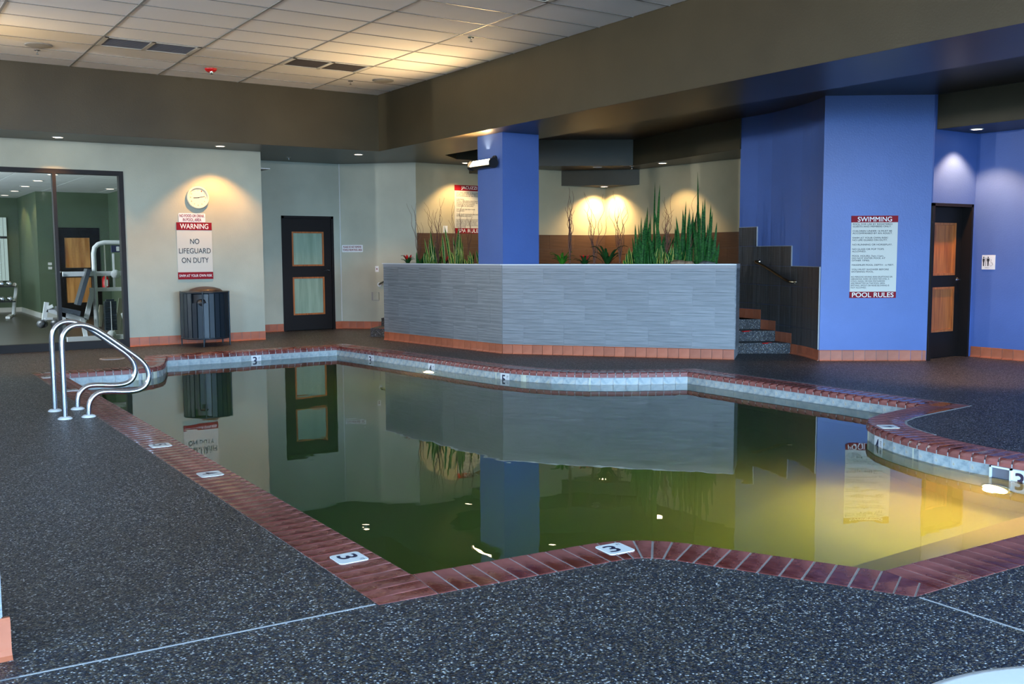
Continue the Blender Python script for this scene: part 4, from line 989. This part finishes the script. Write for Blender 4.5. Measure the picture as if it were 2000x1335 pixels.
# ------------------------------------------------------------ pool grab rails
rp = [(1.50,.0),(1.50,.45),(1.50,.68),(1.507,.74),(1.53,.79),(1.575,.832),(1.64,.85),(1.72,.838),(1.82,.785),(2.08,.575),(2.17,.50),(2.225,.43),(2.247,.35),(2.235,.285),(2.20,.235),(2.14,.208),(2.05,.202),(1.88,.222),(1.80,.22),(1.745,.185),(1.71,.13),(1.70,.06),(1.70,0)]
def smooth2(P, it=2):
    for _ in range(it):
        q = [P[0]]
        for a_, b_ in zip(P, P[1:]): q += [tuple(.75*u+.25*v for u, v in zip(a_, b_)), tuple(.25*u+.75*v for u, v in zip(a_, b_))]
        P = q+[P[-1]]
    return P
rp2 = smooth2(rp)
for yy, lb in ((9.53,'curved steel pool grab rail, the one nearer the camera'),(10.07,'curved steel pool grab rail, the one farther from the camera')):
    o = thing('grab_rail', lb, 'rail', (1.6,yy,0), 'pool grab rails')
    MB().tube([(x,yy,z) for x, z in rp2],.0245,16).build('rail_tube',M_steel,o)
    for x in (1.50,1.70): MB().lathe((x,yy,0),[(.062,0),(.062,.008),(.045,.02),(.028,.024)],24).build('floor_flange',M_signw,o)
# deck lids
o = thing('deck_lid', 'round pale skimmer lid set in the deck behind the grab rails', 'lid', (2.97,14.72,0)); MB().lathe((2.97,14.72,-.002),[(.17,0),(.17,.006),(.15,.007),(0,.007)],32).build('cover',M_grout,o); MB().lathe((2.97,14.72,.005),[(.14,0),(.14,.002),(.12,.002)],32).build('inner_ring',M_dgrout,o)
# white round table corner at bottom right
tc_ = Vector((1.50,.48,.0))
o = thing('round_table', 'white plastic round table top at the bottom right corner', 'table', tc_)
MB().lathe(tc_+Vector((0,0,.70)),[(.40,0),(.475,.004),(.485,.02),(.475,.034),(.46,.036),(0,.034)],96).build('tabletop',M_signw,o)
MB().lathe(tc_,[(.23,0),(.22,.02),(.05,.05),(.035,.10),(.035,.69)],28).build('pedestal',M_signw,o)
# ------------------------------------------------------------ planting
ZSO = 1.262
def blade(mb, base, tip, w, bend=0.0, seg=6, edge=None, twist=None):
    base, tip = Vector(base), Vector(tip); d = tip-base; side = twist or Vector((random.uniform(-1,1),random.uniform(-1,1),0)).normalized()
    # keep the face mostly turned across the planter
    fr_, L = Vector((d.x, d.y, 0)), d.length
    out_ = []; eo = []
    for k in range(seg+1):
        t_ = k/seg; c = base.lerp(tip, t_)+Vector((0,0,bend*math.sin(math.pi*t_)*L)); wd = w*(0.62+1.0*t_-.35*t_*t_-1.27*t_**4.0) if t_ < 1 else .0006
        wd = max(wd, .0006); nrm = side.cross(d).normalized()*w*.25
        out_ += [c-side*wd/2, c+nrm*(1-t_)*.6, c+side*wd/2]
        eo += [c-side*wd/2, c-side*wd*.36+nrm*.1, c+side*wd*.36+nrm*.1, c+side*wd/2]
    mb.add(out_, [(3*k+j, 3*k+j+1, 3*k+j+4, 3*k+j+3) for k in range(seg) for j in (0,1)], True)
    if edge is not None:
        n_ = side.cross(d).normalized()*.002
        edge.add([p-n_ for p in eo]+[p+n_ for p in eo], [(o_+4*k+j, o_+4*k+j+1, o_+4*k+j+5, o_+4*k+j+4) for o_ in (0, len(eo)) for k in range(seg) for j in (0,2)], True)
ACR = Vector((math.cos(yaw),-math.sin(yaw),0))
def snake(x, y, tops, label, w=.04, variegated=False, spread=.16, lean=.1, leafm=None):
    o = thing('snake_plant', label, 'plant', (x,y,ZSO), 'snake plants in the planter')
    rr = random.Random(int(x*1000)); ext = []
    for (dx, zt) in tops:
        for q_ in range(2):
            ext.append((dx+rr.uniform(-.06,.06), ZSO+(zt-ZSO)*rr.uniform(.35,.9) if zt < 2.3 else ZSO+rr.uniform(.3,.6)))
    for (dx, zt) in list(tops)+ext:
        b = Vector((x,y,ZSO))+ACR*dx*.75+Vector((random.uniform(-.05,.05),random.uniform(-.05,.05),0))
        tip = Vector((x,y,zt))+ACR*(dx*1.1+random.uniform(-lean,lean)*.25)+Vector((random.uniform(-.03,.03),random.uniform(-.03,.03),0))
        mb = MB(); ed = MB() if variegated else None
        tw = (ACR*random.uniform(.6,1)+Vector((-ACR.y,ACR.x,0))*random.uniform(-.6,.6)).normalized()
        blade(mb, b, tip, w*random.uniform(.8,1.15), 0, 6, ed, tw)
        lf = mb.build('leaf', leafm or M_leaf, o)
        if ed: ed.build('leaf_margin', M_leafy, lf)
    return o
def rosette(x, y, n, R, h, label, m, name='bromeliad', flower=False, w=.045):
    n = int(n*1.5); h *= 1.35
    o = thing(name, label, 'plant', (x,y,ZSO), 'strap-leaved plants in the planter')
    for k in range(n):
        a = 2*math.pi*k/n+random.uniform(-.2,.2); rr_ = R*random.uniform(.7,1.05); hh = h*random.uniform(.55,1.1)
        mb = MB(); b = Vector((x,y,ZSO)); seg = 7; side = Vector((-math.sin(a),math.cos(a),0)); vs = []
        for q in range(seg+1):
            t_ = q/seg; c = b+Vector((math.cos(a),math.sin(a),0))*rr_*t_+Vector((0,0,hh*(1.9*t_-1.15*t_*t_*1.0)*.9)); wd = w*(.7+.5*t_-1.2*t_**3)+.0008
            vs += [c-side*wd/2+Vector((0,0,.006)), c, c+side*wd/2+Vector((0,0,.006))]
        mb.add(vs, [(3*q+j,3*q+j+1,3*q+j+4,3*q+j+3) for q in range(seg) for j in (0,1)], True); mb.build('leaf', m, o)
    if flower:
        for k in range(5):
            a = 2*math.pi*k/5; mb = MB(); blade(mb,(x,y,ZSO+h*.3),(x+math.cos(a)*.07,y+math.sin(a)*.07,ZSO+h*.85),.04,0,4); mb.build('red_bract', M_flower, o)
    return o
def willow(x, y, h, n, spread, label, r=.006, lean=0):
    o = thing('willow_branches', label, 'branches', (x,y,ZSO), 'curly willow bundles')
    for k in range(n):
        zt = ZSO+(h-ZSO)*random.uniform(.62,1.0); off = random.uniform(-spread,spread)+lean; off2 = random.uniform(-.12,.12); N = 22; ph = random.uniform(0,6.3); fq = random.uniform(10,21); am = random.uniform(.018,.045)
        pts = []; rs = []
        for q in range(N+1):
            t_ = q/N; c = Vector((x,y,ZSO+(zt-ZSO)*t_))+ACR*(off*(t_**1.3)+am*math.sin(ph+fq*t_)*t_+random.uniform(-.004,.004))+Vector((-ACR.y,ACR.x,0))*(off2*t_+am*math.cos(ph*1.7+fq*.9*t_)*t_)
            pts.append(c); rs.append(r*(1.1-.85*t_))
        MB().tube(pts, rs, 5, True, False).build('branch', M_twig, o)
    return o
rosette(7.88,14.99,9,.14,.17,'low red-centred bromeliad at the far left end of the planter',M_dleaf,flower=True)
snake(7.93,14.59,[(-.05,1.50),(.0,1.45),(.05,1.52),(.02,1.40)],'small dark snake plant near the left end of the planter')
snake(7.96,14.27,[(-.10,1.72),(-.05,1.62),(0,1.86),(.03,1.70),(.06,1.58),(.1,1.62),(-.02,1.50)],'yellow-edged snake plant below the twigs left of the rules sign',.044,True)
rosette(8.0,13.94,9,.13,.15,'dark bromeliad with deep red centre between two snake plants left of the column',M_dleaf,flower=True)
snake(8.04,13.60,[(-.16,1.92),(-.09,1.52),(-.03,1.74),(.03,1.90),(.05,1.78),(.09,1.66),(.0,1.62)],'spiky snake plant just under the spa rules sign',.044,True)
snake(8.08,13.20,[(-.07,1.45),(-.02,1.52),(.04,1.48),(.08,1.53)],'small variegated snake plant touching the left side of the blue column',.044,True)
rosette(8.66,11.62,14,.19,.22,'bright green bromeliad just right of the blue column',M_bleaf)
rosette(8.88,11.36,10,.17,.16,'low plant with red flowers between two twig bundles',M_dleaf,flower=True)
rosette(9.08,11.09,12,.30,.30,'arching dark green strap-leaved plant in the middle of the right bed',M_dleaf,'dracaena',w=.045)
snake(9.30,10.82,[(-.08,1.47),(-.03,1.55),(.03,1.60),(.07,1.48)],'small snake plant left of the tall clusters',.044,True)
snake(9.45,10.64,[(-.15,1.88),(-.12,1.98),(-.09,1.85),(-.06,2.0),(-.03,2.12),(-.01,1.9),(.02,1.85),(.04,1.95),(.07,2.02),(.1,1.8),(-.11,1.62),(.05,1.6),(0,1.7),(.08,1.62),(-.05,1.66)],'dense tall snake plant clump at the left of the tall pair',.038)
snake(9.54,10.53,[(-.03,2.44),(-.06,2.48),(.05,2.10),(.12,1.80)],'sparse snake plant with two very tall leaves beside the dense left clump',.042,lean=.5)
snake(9.58,10.48,[(-.05,1.48),(0,1.58),(.05,1.50),(.08,1.44)],'low yellow-edged snake plant at the foot of the very tall leaves',.044,True)
snake(9.73,10.30,[(-.12,1.60),(-.07,1.55),(-.03,1.66),(.02,1.62),(.06,1.60),(.09,1.52)],'yellow-margined snake plant between the two tall clumps behind the tan rock',.044,True)
snake(9.80,10.22,[(-.14,1.85),(-.11,1.98),(-.08,1.82),(-.04,2.02),(0,2.20),(.03,2.10),(.06,1.95),(.1,2.05),(-.06,1.6),(.02,1.7),(.07,1.72),(.12,2.08)],'dark tall snake plant clump left of the tallest leaf',.038)
snake(9.95,10.04,[(-.1,2.0),(-.07,2.60),(-.04,2.15),(-.01,2.02),(.02,2.2),(.05,2.24),(.08,2.15),(.11,2.05),(.14,1.9),(-.06,1.8),(0,1.7),(.06,1.75),(.1,1.66),(.17,1.72)],'tallest snake plant clump at the right end of the planter',.040)
willow(7.92,14.66,2.38,5,.16,'thin twig bundle leaning over the left wall edge',.006,-.06)
willow(7.98,14.11,2.50,10,.20,'thick curly twig bundle left of the spa rules sign',.006,-.05)
willow(8.04,13.63,2.44,6,.14,'curly twig bundle in front of the left edge of the spa rules sign',.006)
willow(8.07,13.30,2.2,4,.08,'short twig bundle beside the blue column',.005)
willow(8.73,11.52,2.46,9,.06,'narrow upright brown twig bundle right of the blue column',.008)
willow(8.96,11.24,2.36,9,.20,'curly twig bundle against the left bright patch of spa wall',.006,.06)
willow(9.20,10.94,2.38,8,.15,'curly twig bundle against the right bright patch of spa wall',.006,-.03)
willow(9.36,10.75,2.02,2,.05,'two sparse twigs left of the tall snake plants',.004,.12)
willow(9.63,10.42,2.46,9,.09,'dense red-brown twig bundle between the tall snake plant clumps',.006)
willow(9.82,10.22,2.40,3,.06,'few twigs rising from the dark right snake plant clump',.005,.12)
def rock(x, y, s, m, label, seed):
    rnd = random.Random(seed); o = bmesh.new(); bmesh.ops.create_icosphere(o, subdivisions=2, radius=1)
    for v_ in o.verts:
        k = 1+rnd.uniform(-.14,.14); v_.co = Vector((v_.co.x*s[0]*k, v_.co.y*s[1]*k, v_.co.z*s[2]*k))
    me = bpy.data.meshes.new('rock'); o.to_mesh(me); o.free(); me.materials.append(m)
    ob = bpy.data.objects.new('rock', me); ob.location = (x,y,ZSO+s[2]*.55); ob.rotation_euler = (0,0,-.9); COL.objects.link(ob)
    return tag(ob, label, 'rock', 'rocks in the planter')
rock(9.66,10.22,(.13,.08,.07),M_rock,'tan rock behind the planter rim between the tall clumps',1)
rock(9.75,10.10,(.08,.06,.06),M_rock,'smaller tan rock right of the first tan rock',2)
rock(9.92,9.92,(.12,.08,.06),M_rockg,'grey rock at the right end of the planter',3)
rock(9.48,10.45,(.10,.06,.035),M_rockg,'flat grey rock in front of the dense left snake plant clump',4)
